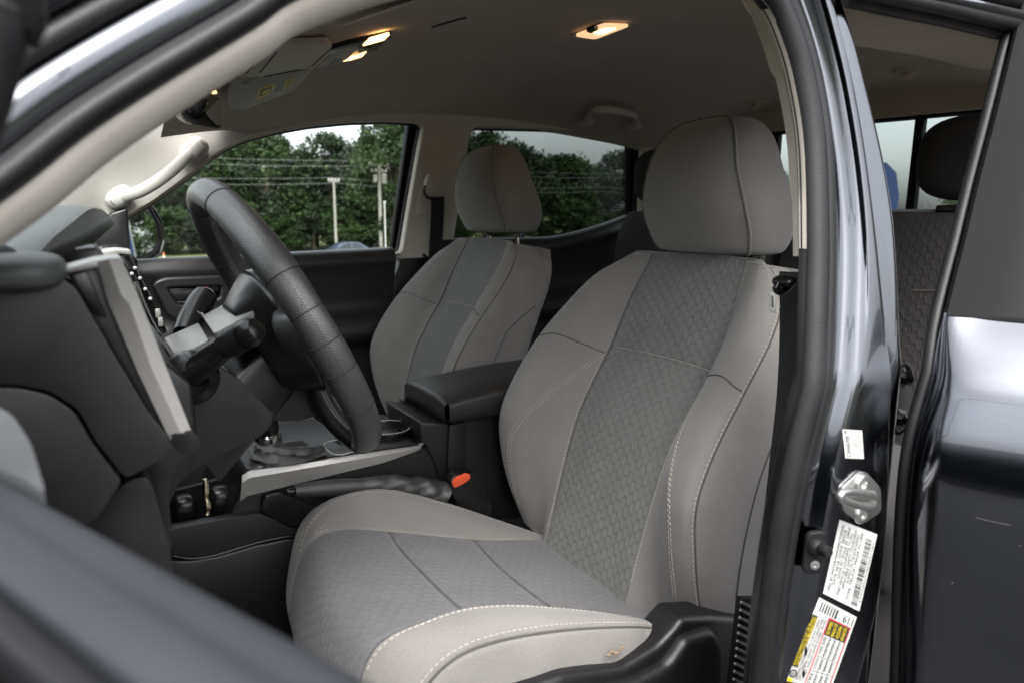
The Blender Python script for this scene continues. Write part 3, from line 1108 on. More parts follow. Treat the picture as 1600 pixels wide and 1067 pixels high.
def strap(name, path, w, parent, nrm=(0, 1, 0)):
    mb = MB()
    sweep(mb, smooth_path(path, 20), [(-w / 2, -.0007), (w / 2, -.0007), (w / 2, .0007), (-w / 2, .0007)], BELT, upv=nrm)
    return mb.build(name, parent, sharp=30)
strap("seat_belt", [at_wall(684, 308, .05), at_wall(683, 345, .046), at_wall(680, 400, .042), at_wall(676, 470, .05)], .042, pil)
mb = MB()
tube(mb, [at_wall(q[0], q[1], .06) for q in ((661, 398), (672, 406), (690, 402))], .004, PLASTS, 8)
tube(mb, [at_wall(q[0], q[1], .06) for q in ((676, 406), (679, 424))], .0022, CHROME, 8)
prism(mb, [at_wall(q[0], q[1], .064) for q in ((684, 396), (689, 392), (686, 406), (682, 408))], (0, .001, 0), WHITE, .0003, 1)
mb.build("belt_stop", pil)

# grip on the far A pillar
grip = empty("grab_handle", (0, 0, 0), truck, label="pale grab handle along the far windshield pillar")
mb = MB()
path = smooth_path([at(q[0], q[1], y=q[2]) for q in ((176, 316, 1.43), (196, 307, 1.40), (222, 298, 1.39), (250, 281, 1.39), (275, 261, 1.39), (293, 243, 1.40), (306, 228, 1.43))], 40)
sweep(mb, path, ring(.0135, 14, 1.0, .75), TRIMG, upv=(0, 1, 0))
mb.build("grip_bar", grip, sharp=0)
for c, rx, rz, a in (((187, 309), .022, .032, .7), ((303, 236), .024, .036, .75)):
    mb = MB()
    R = Matrix.Rotation(-a, 3, 'Y')
    blob(mb, at(c[0], c[1], y=1.425), rz, .030, rx, TRIMG, 12, R, .8)
    loop = [at(c[0], c[1], y=1.425) + R @ V((rz * .66 * cos(q), -.0245, rx * .62 * sin(q))) for q in [2 * pi * k / 28 for k in range(28)]]
    tube(mb, loop, .0012, SEAM, 5, closed=True)
    mb.build("screw_cover", grip, sharp=0)
# moulding that turns from the pillar to the windshield
mb = MB()
edge = smooth_path([at(q[0], q[1], y=q[2]) for q in ((175, 345, 1.45), (230, 318, 1.45), (262, 296, 1.455), (306, 263, 1.45), (335, 240, 1.445), (385, 214, 1.44), (440, 200, 1.435))], 40)
mid = smooth_path([at(q[0], q[1], y=q[2]) for q in ((150, 322, 1.445), (190, 292, 1.445), (225, 262, 1.445), (262, 232, 1.44), (305, 205, 1.435), (345, 186, 1.43), (390, 172, 1.42))], 40)
far_ = smooth_path([at(q[0], q[1], y=q[2]) for q in ((70, 335, 1.42), (100, 296, 1.42), (140, 254, 1.42), (185, 214, 1.415), (232, 176, 1.41), (275, 156, 1.40), (330, 140, 1.39))], 40)
rows = []
for a, b, c in zip(edge, mid, far_):
    rows.append([spline([a, b, c], 2 * k / 12) for k in range(13)])
grid(mb, rows, TRIMG)
mb.build("windshield_pillar_trim", truck, sharp=0, label="pale moulded trim of the far windshield pillar")

# windshield: pane and its black border strip
mb = MB()
ws = [V((.145, .20, 1.655)), V((.145, 1.36, 1.655)), V((-.62, 1.46, 1.30)), V((-.62, .06, 1.30))]
n = 16
rows = [[(ws[0].lerp(ws[1], j / n)).lerp(ws[3].lerp(ws[2], j / n), i / n) + V((-.10 * sin(pi * j / n), 0, .03 * sin(pi * i / n))) for j in range(n + 1)] for i in range(n + 1)]
grid(mb, rows, G_SHIELD)
shield = mb.build("windshield", truck, sharp=0)
mb = MB()
tube(mb, [rows[i][n] + V((.01, -.012, 0)) for i in range(n + 1)], .009, RUBBER, 8)
tube(mb, [rows[0][j] + V((.01, 0, -.005)) for j in range(n + 1)], .010, RUBBER, 8)
mb.build("windshield_border", shield, sharp=0)

# back wall with sliding glass
bw = empty("back_window", (0, 0, 0), truck, label="tinted back window with a black sliding frame")
XB = 1.775
mb = MB()
R2 = lambda px, py: (lambda p: V((p.y, p.z, 0)))(at(px, py, x=XB))
hole = [V((.14, 1.33, 0)), V((1.44, 1.33, 0)), V((1.40, 1.690, 0)), V((.79, 1.705, 0)), V((.18, 1.692, 0))]
hole = roundpoly(hole, .05, 5)
outl = [V((.0, .75, 0)), V((1.55, .75, 0)), V((1.55, 1.33, 0)), V((1.46, 1.70, 0)), V((1.3, 1.75, 0)), V((.79, 1.785, 0)), V((.28, 1.75, 0)), V((.12, 1.70, 0)), V((.02, 1.3, 0))]
curve_sheet(mb, [outl, hole], .012, .004, LINER, lambda a, b, c: V((XB + c, a, b)))
mb.build("back_wall", truck, sharp=30)
mb = MB()
path = [V((XB + .01, p.x, p.y)) for p in hole]
path = [path[i] for i in range(len(path)) if (path[i] - path[i - 1]).length > 1e-4]
sweep(mb, path, ring(.013, 8), RUBBER, upv=(1, 0, 0), closed=True)
mb.build("seal", bw, sharp=0)
for yy in (.585, 1.0):
    mb = MB()
    rbox(mb, (XB + .005, yy, 1.515), (.02, .022, .37), BLKPAINT, .003, 2)
    mb.build("divider", bw)
mb = MB()
mb.add([V((XB + .02, .10, 1.30)), V((XB + .02, 1.48, 1.30)), V((XB + .02, 1.44, 1.73)), V((XB + .02, .14, 1.73))], [(0, 1, 2, 3)], G_BACK)
mb.build("pane", bw, smooth=False)

# rear bench
bench = empty("rear_bench", (0, 0, 0), truck, label="dark cloth rear bench with embossed back, seen past the pillar")
def slab(z0, z1, xf, xb, y0, y1, m, name, parent, e=.35):
    mb = MB()
    rows, uvs = [], []
    N = 64
    for k in range(41):
        t = k / 40
        z = z0 + (z1 - z0) * t
        sh = .10 * (1 - t)
        w = 1 - .25 * max(0, (t - .85) / .15) ** 2
        row, uv = [], []
        for j in range(N):
            a = 2 * pi * j / N
            yy = (y0 + y1) / 2 + (y1 - y0) / 2 * w ** .3 * math.copysign(abs(sin(a)) ** e, sin(a))
            xx = (xf + xb) / 2 - sh - (xb - xf) / 2 * w * math.copysign(abs(cos(a)) ** e, cos(a))
            row.append(V((xx, yy, z)))
            uv.append((yy, z))
        rows.append(row)
        uvs.append(uv)
    grid(mb, rows, m, cu=True, uvs=uvs)
    cen = sum(rows[-1], V()) / N
    grid(mb, [rows[-1], [p.lerp(cen, .5) + V((0, 0, .006)) for p in rows[-1]], [p.lerp(cen, .98) + V((0, 0, .006)) for p in rows[-1]]], m, cu=True)
    return mb.build(name, parent, sharp=0)
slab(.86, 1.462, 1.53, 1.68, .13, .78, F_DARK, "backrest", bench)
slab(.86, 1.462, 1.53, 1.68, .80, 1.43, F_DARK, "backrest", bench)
mb = MB()
tube(mb, [at(1425, 455, x=1.452), at(1475, 455, x=1.452)], .003, SEAM, 6)
mb.build("seam", bench)
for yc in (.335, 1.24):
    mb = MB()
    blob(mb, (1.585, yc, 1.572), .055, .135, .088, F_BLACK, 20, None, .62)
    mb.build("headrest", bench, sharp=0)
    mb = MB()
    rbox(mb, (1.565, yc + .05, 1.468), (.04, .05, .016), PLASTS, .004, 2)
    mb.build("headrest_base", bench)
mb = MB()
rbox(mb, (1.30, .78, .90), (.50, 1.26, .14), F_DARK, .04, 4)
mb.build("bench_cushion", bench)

# ------------------------------------------------------------------ headliner fittings
def slabon(poly, name, m, t0, t1, parent, bev=.003, rnd=.012, **props):
    """a flat fitting hung under the headliner; t0..t1 = distance below the cloth"""
    mb = MB()
    pts = [onto(LB, a, b, 0) or at(a, b, z=1.7) for a, b in poly]
    cen = sum(pts, V()) / len(pts)
    n = V((0, 0, 0))
    for i in range(len(pts)):
        n += (pts[i - 1] - cen).cross(pts[i] - cen)
    n.normalize()
    if n.z > 0:
        n = -n
    pts = [meet(a, b, cen + n * t1, n) for a, b in poly]
    pts = roundpoly(pts, rnd, 4)
    prism(mb, pts, n * (t0 - t1), m, bev, 3)
    return mb, n, cen

dome = empty("dome_lamp", (0, 0, 0), truck, label="lit dome lamp in the middle of the headliner")
mb, n_, c_ = slabon(((891, 59), (941, 37), (992, 40), (932, 67)), "b", TRIM, -.002, .005, dome, .002)
mb.build("bezel", dome)
mb, n_, c_ = slabon(((897, 58), (943, 40), (985, 42), (930, 63)), "l", LENS_DIM, .004, .009, dome, .003)
mb.build("lens", dome)
mb, n_, c_ = slabon(((924, 53), (947, 44.5), (966, 45.5), (941, 56)), "l", LENS_ON, .0085, .0105, dome, .0008)
mb.build("bulb_window", dome)
mb, n_, c_ = slabon(((916, 50), (928, 45), (935, 48), (923, 53)), "s", PLAST, .008, .015, dome, .002, .002)
mb.build("switch", dome)
ld = bpy.data.lights.new("dome_lamp_light", 'AREA')
ld.energy = 0.04
ld.color = (1.0, 0.62, 0.32)
ld.shape = 'DISK'
ld.size = .05
lo = bpy.data.objects.new("dome_lamp_light", ld)
COL.objects.link(lo)
lo.parent = dome
lo.location = c_ + n_ * .02
lo.rotation_euler = (-n_).to_track_quat('Z', 'Y').to_euler()

con = empty("overhead_console", (0, 0, 0), truck, label="overhead console with two lit reading lamps")
mb, n_, c_ = slabon(((470, 112), (508, 80), (614, 52), (590, 78), (536, 100)), "b", PLASTS, -.004, .008, con, .003)
mb.build("console_body", con)
mb, n_, c_ = slabon(((492, 108), (516, 84), (560, 74), (540, 98)), "b", TRIM, .006, .012, con, .003, .006)
mb.build("console_panel", con)
mb, n_, c_ = slabon(((513, 103), (528, 90), (534, 92), (532, 99)), "b", PLAST, .011, .014, con, .001, .003)
mb.build("button", con)
mb, n_, c_ = slabon(((567, 73), (578, 64), (609, 55), (600, 64)), "l", LENS_ON, .007, .012, con, .001, .002)
mb.build("lamp_lens", con)
mb, n_, c_ = slabon(((536, 97), (548, 90), (561, 88), (573, 82), (565, 90), (548, 95)), "l", LENS_ON, .009, .014, con, .001, .002)
mb.build("lamp_lens", con)
mb, n_, c_ = slabon(((563, 76), (580, 75), (574, 80), (560, 84)), "b", PLAST, .008, .013, con, .002, .003)
mb.build("button", con)

def visor(poly, name, m, t0, t1, **props):
    v = empty(name, (0, 0, 0), truck, **props)
    mb, n, c = slabon(poly, "pad", m, t0, t1, v, .006, .03)
    pad = mb.build("pad", v)
    return v, pad
vis, pad = visor(((360, 172), (359, 150), (368, 118), (405, 124), (492, 106), (478, 122), (462, 143), (420, 158), (385, 172)), "sun_visor", TRIMG, .016, .030, label="folded sun visor carrying a yellow warning label")
PB = bvh_of(pad)
d = Decal(PB, (405, 138), (459, 122), (452, 137), (400, 156))
d.rect(0, 0, .45, 1, YELLOW)
d.rect(.08, .2, .40, .80, INK, .001)
d.rect(.12, .3, .36, .70, YELLOW, .0014)
d.rect(.45, 0, .8, 1, WHITE)
for k in range(6):
    d.rect(.50, .12 + k * .14, .76, .17 + k * .14, GINK, .001, 2)
d.rect(.8, 0, 1, 1, YELLOW)
for k in range(3):
    d.rect(.84, .16 + k * .26, .96, .24 + k * .26, INK, .001, 2)
d.mb.build("warning_label", vis, smooth=False)
vis2, pad2 = visor(((364, 118), (384, 96), (428, 74), (523, 69), (497, 104), (470, 110), (405, 122), (372, 121)), "sun_visor", TRIM, .006, .018, label="beige visor panel beside the overhead console")
P2 = bvh_of(pad2)
mb = MB()
for a, b in (((386, 114), (402, 92)), ((406, 114), (432, 82)), ((487, 104), (519, 75)), ((405, 121), (470, 109))):
    pts = [onto(P2, a[0] + (b[0] - a[0]) * k / 8, a[1] + (b[1] - a[1]) * k / 8, .0003) for k in range(9)]
    pts = [p for p in pts if p]
    if len(pts) > 2:
        tube(mb, pts, .0012, SEAM, 5)
mb.build("cover_seam", vis2)
mb = MB()
for dy in (0, 4):
    tube(mb, smooth_path([onto(P2, 370, 119, .006) or at(370, 119, z=1.68), at(378, 127 + dy, z=1.67), at(392, 126 + dy, z=1.67), at(404, 121, z=1.675)], 16), .0022, TRIMG, 7)
mb.build("visor_hinge", vis2)
mb = MB()
for a in (((675, 42), (694, 36), (712, 31), (728, 27)),):
    pts = [onto(LB, q[0], q[1], .0012) for q in a]
    pts = smooth_path([p for p in pts if p], 24)
    sweep(mb, pts, ring(.0022, 6), TRIM if a[0][0] < 600 else SEAM)
mb.build("headliner_seam", headliner)

mir = empty("rearview_mirror", (0, 0, 0), truck, label="black framed rearview mirror under the windshield header")
mb = MB()
Pm = lambda px, py, dy=0.0: at(px, py, y=.80 + dy)
front = roundpoly([Pm(320, 145, 0), Pm(333, 131, .02), Pm(344, 158, .02), Pm(346, 200, .01), Pm(338, 202, 0), Pm(314, 178, 0)], .012, 4)
prism(mb, front, V((-.035, -.012, .002)), PLASTS, .006, 4)
mb.build("mirror_shell", mir)
mb = MB()
cen = sum(front, V()) / len(front)
mb.add([p.lerp(cen, .13) + V((.0022, -.0012, 0)) for p in front], [list(range(len(front)))], MIRROR)
mb.build("mirror_glass", mir, smooth=False)
mb = MB()
blob(mb, Pm(299, 168, .03), .019, .05, .024, PLASTS, 14, Matrix.Rotation(.5, 3, 'Y'), .7)
tube(mb, [Pm(298, 165), Pm(285, 140), V((.145, .80, 1.665))], .010, PLASTS, 10)
mb.build("mirror_mount", mir, sharp=0)

gh = empty("grab_handle", (0, 0, 0), truck, label="beige folding grab handle above the far rear window")
def under(px, py, off):
    return onto(LB, px, py, off) or at(px, py, y=1.40)
mb = MB()
path = smooth_path([under(*q) for q in ((914, 193, .002), (917, 176, .020), (926, 158, .032), (941, 152, .036), (960, 154, .036), (979, 159, .034), (990, 166, .028), (993, 180, .015), (989, 199, .002))], 48)
sweep(mb, path, [(a, b) for a, b in ring(.0115, 12, 1.0, .8)], TRIM, upv=(0, 1, 0))
mb.build("grip_bar", gh, sharp=0)
for q in ((914, 191), (988, 197)):
    mb = MB()
    blob(mb, under(q[0], q[1], .003), .022, .03, .014, TRIM, 10, None, .7)
    mb.build("hinge_base", gh, sharp=0)
for (px, py) in ((1183, 161), (1422, 110)):
    hk = empty("coat_hook", (0, 0, 0), truck)
    c = onto(LB, px, py, 0) or at(px, py, z=1.76)
    mb = MB()
    blob(mb, c + V((0, 0, .001)), .026, .038, .008, LINER, 14, None, .9)
    mb.build("hook_base", hk, sharp=0)
    mb = MB()
    tube(mb, smooth_path([c + V((-.006, .012, -.003)), c + V((-.012, .004, -.014)), c + V((-.012, -.008, -.015)), c + V((-.008, -.016, -.005))], 12), .0055, LINER, 8)
    mb.build("hook", hk, sharp=0)
# ------------------------------------------------------------------ the driver's door opening: one ring of trim, seal and painted flange
A_IN = [(-.125, 1.375), (-.075, 1.418), (-.024, 1.459), (.007, 1.487), (.043, 1.515), (.094, 1.552), (.121, 1.573)]
TOP = [(.18, 1.602), (.26, 1.628), (.36, 1.645), (.44, 1.652), (.50, 1.653), (.535, 1.648), (.555, 1.637)]
B_IN = [(.570, 1.612), (.581, 1.576), (.5855, 1.517), (.574, 1.429), (.561, 1.368), (.545, 1.301), (.527, 1.232), (.514, 1.160), (.506, 1.059), (.505, .95), (.508, .80)]
lean = lambda z: max(0.0, z - 1.30) * .22
ring_xz = smooth_path([V((a, b, 0)) for a, b in A_IN + TOP + B_IN], 150)
def band(prof_fn, m, i0=0, i1=None, name=None, parent=None, sharp=0, cprof=False):
    """prof_fn(i, frac) -> (outward offset, y offset) pairs; swept along the opening"""
    P = ring_xz[i0:i1]
    n = len(P)
    rows = []
    for k, p in enumerate(P):
        t = (P[min(k + 1, n - 1)] - P[max(k - 1, 0)]).normalized()
        nrm = V((-t.y, t.x, 0))                   # outward: away from the opening
        row = []
        for o, y in prof_fn(p, k / (n - 1)):
            q = p + nrm * o
            row.append(V((q.x, lean(q.y) + y, q.y)))
        rows.append(row)
    mb = MB()
    grid(mb, rows, m, cu=cprof)
    return mb.build(name, parent, sharp=sharp) if name else (mb, rows)

body = empty("body_frame", (0, 0, 0), truck, label="dark grey metallic door frame and centre pillar round the open driver's doorway")
# beige inner trim, wider along the windshield pillar than down the centre pillar
def trim_prof(p, f):
    w = .052 if p.x < .15 else (.052 + (p.x - .15) * .06 if p.x < .5 else .040)
    d = .055 if p.x < .3 else .070
    return [(-.004, .010), (-.003, .018), (-.006, .030), (-w * .45, .045), (-w * .8, d * .95), (-w, d + .012), (-w * .9, d + .05)]
iB = min(range(len(ring_xz)), key=lambda i: (ring_xz[i] - V((.572, 1.42, 0))).length)
iC = min(range(len(ring_xz)), key=lambda i: (ring_xz[i] - V((.30, 1.638, 0))).length)
# the trim of the windshield pillar
band(lambda p, f: [(-.000, .002), (-.003, .0035), (-.006, .007), (-.010, .013), (-.0135, .022), (-.014, .034), (-.011, .050), (-.004, .075), (.012, .10)], TRIM, 0, iC, "windshield_pillar_trim", body)
def rtrim(p, f):
    e = -.0135 + .072 * f
    yy = .024 + .02 * f
    return [(-.000, .002), (e * .15, .0035), (e * .5, yy * .4), (e * .8, yy * .65), (e, yy), (e + .001, yy + .014), (e + .03, .085), (e + .10, .10)]
band(rtrim, TRIM, iC - 3, iB - 22, "roof_rail_trim", body)
def btrim(p, f):
    w = .0575 + (.004 if p.y < 1.585 else -.002) + (.004 if p.y < 1.487 else 0)
    return [(-.001, .002), (.002, .012), (w * .3, .024), (w * .6, .038), (w * .94, .051), (w, .057), (w + .006, .07)]
band(btrim, TRIM, iB - 26, iB + 1, "centre_pillar_trim", body, sharp=40)
def ltrim(p, f):
    w = .056
    return [(-.001, .002), (-.001, .010), (w * .12, .016), (w * .6, .027), (w * .94, .036), (w, .040), (w + .006, .055)]
band(ltrim, PLASTS, iB, None, "lower_pillar_trim", body)
# weatherstrip: a bulb and its lip
def seal_prof(p, f):
    w = .75 if p.x < .15 else .75 + min(1.0, (p.x - .15) / .4) * .45
    c = (.011 * w, .004)
    out = []
    for k in range(16):
        a = 2 * pi * k / 16
        out.append((c[0] + .011 * w * cos(a), c[1] + .014 * sin(a)))
    return out
band(seal_prof, RUBBER, 0, None, "weatherstrip", body, cprof=True)
def seal2_prof(p, f):
    w = .75 if p.x < .15 else .75 + min(1.0, (p.x - .15) / .4) * .45
    return [(.020 * w + .0085 * w * cos(2 * pi * k / 12), -.001 + .009 * sin(2 * pi * k / 12)) for k in range(12)]
band(seal2_prof, RUBBER, iC, None, "weatherstrip", body, cprof=True)
# windshield pillar, outside of the seal: flange, channel, outer skin, windshield moulding
iA = iC + 4
band(lambda p, f: [(.014, .012), (.016, .003), (.020, -.001), (.028, -.002), (.034, -.002), (.037, .004), (.038, .014)], PAINT, 0, iA, "pillar_flange", body)
band(lambda p, f: [(.036, .016), (.037, .004), (.041, -.002), (.048, -.001), (.052, .006), (.054, .016)], RUBBER, 0, iA, "door_seal", body)
band(lambda p, f: [(.050, .014), (.052, .000), (.057, -.008), (.070, -.010), (.084, -.004), (.092, .006), (.094, .02)], PAINT, 0, iA, "pillar_skin", body)
band(lambda p, f: [(.092, .022), (.093, .008), (.098, .002), (.106, .004), (.110, .016), (.111, .03)], RUBBER, 0, iA, "windshield_moulding", body)
band(lambda p, f: [(.110, .026), (.116, .018), (.130, .03), (.145, .05), (.155, .09)], PAINT, 0, iA, "fender_skin", body)

# centre pillar: outer skin lofted from plan sections at successive heights
def lerp_tab(tab, z):
    tab = sorted(tab)
    if z <= tab[0][0]:
        return tab[0][1]
    for (a, b), (c, d) in zip(tab, tab[1:]):
        if z <= c:
            return b + (d - b) * (z - a) / (c - a)
    return tab[-1][1]
XI = [(.70, .545), (.95, .543), (1.0, .545), (1.072, .545), (1.137, .552), (1.212, .561), (1.258, .572), (1.342, .599), (1.428, .620), (1.474, .625), (1.543, .622), (1.609, .612), (1.651, .597), (1.70, .57)]
XF = [(.70, .63), (.968, .650), (1.046, .676), (1.154, .674), (1.226, .661), (1.293, .652), (1.362, .650), (1.429, .652), (1.534, .648), (1.616, .633), (1.70, .605)]
XO = [(.70, .70), (1.0, .71), (1.20, .705), (1.311, .700), (1.404, .714), (1.476, .716), (1.581, .693), (1.659, .667), (1.75, .63)]
def pillar_section(z):
    xi, xf, xo = [sum(lerp_tab(T, z + q) for q in (-.04, -.02, 0, .02, .04)) / 5 for T in (XI, XF, XO)]
    L = lean(z)
    pts = [(xi - .020, L + .020), (xi - .016, L + .006), (xi - .010, L + .000), (xi + .002, L - .001), (xi + .008, L - .004), (xi + .013, L - .013), (xi + .020, L - .017),
           (xi * .5 + xf * .5, L - .019), (xf - .012, L - .021), (xf - .005, L - .0215), (xf - .001, L - .018), (xf + .003, L - .008), (xf + .006, L - .001), (xf + .012, L + .002),
           (xo - .020, L - .004), (xo - .010, L - .006), (xo - .003, L - .002), (xo, L + .008), (xo + .002, L + .03), (xo + .002, L + .07)]
    return [V((a, b, z)) for a, b in pts]
mb = MB()
zs = [.70 + 1.05 * k / 110 for k in range(111)]
sec = [pillar_section(z) for z in zs]
rows = [smooth_path(s, 95) for s in sec]
grid(mb, rows, PAINT)
pillar = mb.build("centre_pillar", body, sharp=0)
PL = bvh_of(pillar)
# roof rail outside the frame, tying the pillars
band(lambda p, f: [(.022, .010), (.030, -.004), (.05, -.010), (.075, .000), (.10, .02), (.16, .06)], PAINT, iA - 4, iB - 36, "roof_rail", body)

# rear doorway: beige rail, seal, painted rail, bright strip, over the gap beside the pillar
mb = MB()
def rail(pts, prof, m, name, upv=(0, 0, 1), sharp=30):
    mb = MB()
    sweep(mb, smooth_path(pts, 24), prof, m, upv=upv)
    return mb.build(name, body, sharp=sharp)
rp = [at(q[0], q[1], y=q[2]) for q in ((1325, 22, .10), (1400, 44, .10), (1470, 56, .10), (1560, 74, .10), (1640, 96, .10))]
mb = MB()
lowr = smooth_path(rp, 30)
upr = smooth_path([at(q[0], q[1], y=q[2]) for q in ((1325, 0, .065), (1400, 18, .065), (1470, 33, .065), (1560, 52, .065), (1640, 70, .065))], 30)
bot = [p + V((0, .10, .006)) for p in lowr]
grid(mb, [[spline([u + V((0, -.0, .02)), u, l, b, b + V((0, .06, .06))], 4 * k / 16) for k in range(17)] for u, l, b in zip(upr, lowr, bot)], LINER)
mb.build("roof_rail_trim", body, sharp=0)
rail([at(q[0], q[1], y=.062) for q in ((1325, -3), (1400, 14), (1470, 28), (1560, 50), (1640, 70))], ring(.0075, 10, 1, 1.2), RUBBER, "weatherstrip", sharp=0)
rail([at(q[0], q[1], y=.050) for q in ((1325, -20), (1400, -3), (1470, 12), (1560, 33), (1640, 50))], ring(.008, 12, 1, 1.1), RUBBER, "weatherstrip", sharp=0)
rail([at(q[0], q[1], y=.046) for q in ((1325, -36), (1420, -12), (1490, 2), (1560, 17), (1640, 34))], ring(.006, 10), PAINT, "roof_rail", sharp=0)
rail([at(q[0], q[1], y=.060) for q in ((1325, -60), (1430, -30), (1500, -13), (1580, 4), (1640, 20))], ring(.011, 10), BLKPAINT, "roof_rail", sharp=0)

# pillar fittings: striker, door switch, belt guide
st = empty("door_striker", (0, 0, 0), truck, label="zinc door striker loop bolted to the centre pillar")
c0 = onto(PL, 1344, 776, 0)
cn = onto(PL, 1344, 776, .01) - c0
cn.normalize()
hexa = [onto(PL, a, b, .0) for a, b in ((1340, 735), (1350, 736), (1372, 760), (1373, 797), (1347, 815), (1338, 814), (1314, 797), (1311, 762))]
hexa = [p - cn * ((p - c0).dot(cn)) for p in hexa]
mb = MB()
prism(mb, [p + cn * .0002 for p in roundpoly(hexa, .006, 3)], cn * .0028, ZINC, .0008, 2)
mb.build("striker_plate", st)
for a, b in ((1340, 753), (1340, 801)):
    mb = MB()
    p = onto(PL, a, b, 0)
    p = p - cn * ((p - c0).dot(cn)) + cn * .003
    lathe(mb, p, cn, [(.0095, 0), (.0095, .0015), (.008, .0035), (.0045, .0042), (.0040, .0020), (0, .0020)], ZINC, 20)
    mb.build("bolt", st, sharp=40)
mb = MB()
pa = [meet(a, b, c0 + cn * o, cn) for a, b, o in ((1364, 786, .002), (1360, 790, .012), (1345, 790, .024), (1326, 785, .031), (1314, 778, .033), (1314, 771, .033), (1326, 768, .031), (1345, 770, .024), (1360, 772, .012), (1364, 772, .002))]
pa = [V(p) for p in pa]
tube(mb, smooth_path(pa, 40), .0036, ZINC, 12)
mb.build("striker_loop", st, sharp=0)
sw = empty("door_switch", (0, 0, 0), truck, label="black rubber door lamp switch on the centre pillar")
c1 = onto(PL, 1270, 858, 0) or at(1270, 858, y=-.01)
n1 = V((-.55, -.83, 0)).normalized()
mb = MB()
u1 = V((-.83, .55, 0)) * -1
base = roundpoly([c1 + u1 * a + V((0, 0, b)) + n1 * .001 for a, b in ((-.010, .020), (.010, .022), (.009, -.022), (-.011, -.022))], .008, 4)
prism(mb, base, n1 * .006, RUBBER, .0025, 3)
mb.build("switch_plate", sw)
mb = MB()
lathe(mb, c1 + V((0, 0, .006)) + n1 * .006, n1 + V((.35, 0, .12)), [(.0095, 0), (.0085, .005), (.0062, .007), (.0058, .014), (.0045, .0165), (0, .017)], RUBBER, 18)
mb.build("switch_plunger", sw, sharp=40)
mb = MB()
lathe(mb, c1 + V((0, 0, -.012)) + n1 * .006, n1, [(.0045, 0), (.0045, .002), (.002, .0024), (.0018, .001), (0, .001)], ZINC, 14)
mb.build("screw", sw, sharp=40)

sb = empty("seat_belt_anchor", (0, 0, 0), truck, label="black belt webbing running down inside the near centre pillar")
strap("webbing", [at(1233, 425, y=.12), at(1233, 520, y=.122), at(1228, 620, y=.124), at(1217, 720, y=.124), at(1206, 820, y=.124)], .022, sb, (1, 0.25, 0))
mb = MB()
blob(mb, at(1226, 439, y=.10), .009, .014, .0055, PLASTS, 12, Matrix.Rotation(-.4, 3, 'Y'), .8)
tube(mb, smooth_path([at(1216, 444, y=.10), at(1213, 452, y=.10), at(1220, 457, y=.10), at(1232, 449, y=.10), at(1240, 437, y=.10)], 16), .004, PLASTS, 8)
mb.build("belt_guide", sb, sharp=0)

# ------------------------------------------------------------------ labels on the pillar
def bars(d, u0, v0, u1, v1, m, n, vert, seed, off=.001, lo=.25, hi=.8):
    """a barcode: bars across the strip"""
    rnd = random.Random(seed)
    for k in range(n):
        a = (k + .05) / n
        b = (k + lo + (hi - lo) * rnd.random()) / n
        if vert:
            d.rect(u0, v0 + (v1 - v0) * a, u1, v0 + (v1 - v0) * b, m, off, 1)
        else:
            d.rect(u0 + (u1 - u0) * a, v0, u0 + (u1 - u0) * b, v1, m, off, 1)

stk = Decal(PL, (1316, 670), (1346, 672), (1349, 716), (1320, 715))
stk.rect(0, 0, 1, 1, WHITE)
stk.text("CANAMIR11", .08, .06, .32, .94, INK, vert=True)
for k in range(5):
    stk.text(["MFR 4 19 08", "COLOR 1G3", "TRIM FB13", "AXLE B05F", "PLANT A04"][k], .42 + k * .10, .1, .48 + k * .10, .1 + .5 + .06 * (k % 3), GINK, vert=True)
stk.mb.build("parts_label", body, smooth=False, label="small white label above the striker")

stk = Decal(PL, (1311, 811), (1370, 834), (1342, 954), (1285, 926))
stk.rect(0, 0, 1, 1, WHITE, n=8)
rnd = random.Random(3)
lines = ["MFD. BY MOTOR MANUFACTURING", "DATE: 04/18  GVWR 5600LB", "GAWR FRT 2910LB  RR 3280LB", "THIS VEHICLE CONFORMS TO ALL", "APPLICABLE SAFETY STANDARDS", "IN EFFECT ON THE DATE SHOWN", "TYPE: TRUCK  MADE IN USA"]
for k, t in enumerate(lines):
    u = .08 + k * .085
    stk.text(t, u, .05 + .05 * (k % 2), u + .066, .93 - .1 * (k % 3), GINK if k else INK, vert=True)
bars(stk, .74, .10, .90, .97, INK, 38, True, 7)
stk.text("5TFAZ5CN2JX061184", .93, .12, .975, .9, INK, vert=True)
stk.mb.build("certification_label", body, smooth=False, label="white certification label with a long barcode")

stk = Decal(PL, (1279, 932), (1338, 963), (1296, 1080), (1229, 1062))
stk.rect(0, 0, 1, 1, WHITE, n=8)
bars(stk, .10, .03, .56, .14, INK, 7, False, 4, lo=.35, hi=.75)
stk.text("611", .70, .045, .95, .135, INK)
stk.rect(.0, .20, .13, .82, INK, .0009, 6)
stk.text("TIRE AND LOADING INFORMATION", .065, .22, .125, .80, YELLOW, .0013, vert=True)
stk.text("RENSEIGNEMENTS SUR LES PNEUS", .008, .22, .055, .80, YELLOW, .0013, vert=True)
blobs = []
stk.rect(.40, .17, .92, .355, INK, .0009, 4)
for k in range(4):
    stk.text(["SEE OWNERS", "MANUAL FOR", "ADDITIONAL", "INFORMATION"][k], .43 + k * .12, .185, .51 + k * .12, .345, YELLOW, .0013, vert=True)
for (a, b, c, e) in ((.38, .16, .40, 1.0), (.92, .16, .94, 1.0), (.38, .155, .94, .17)):
    stk.rect(a, b, c, e, RED, .0012, 5)
for v in (.355, .62, .80):
    stk.rect(.40, v, .92, v + .006, GINK, .0011, 3)
for u in (.56, .68, .80):
    stk.rect(u, .355, u + .008, 1.0, GINK, .0011, 5)
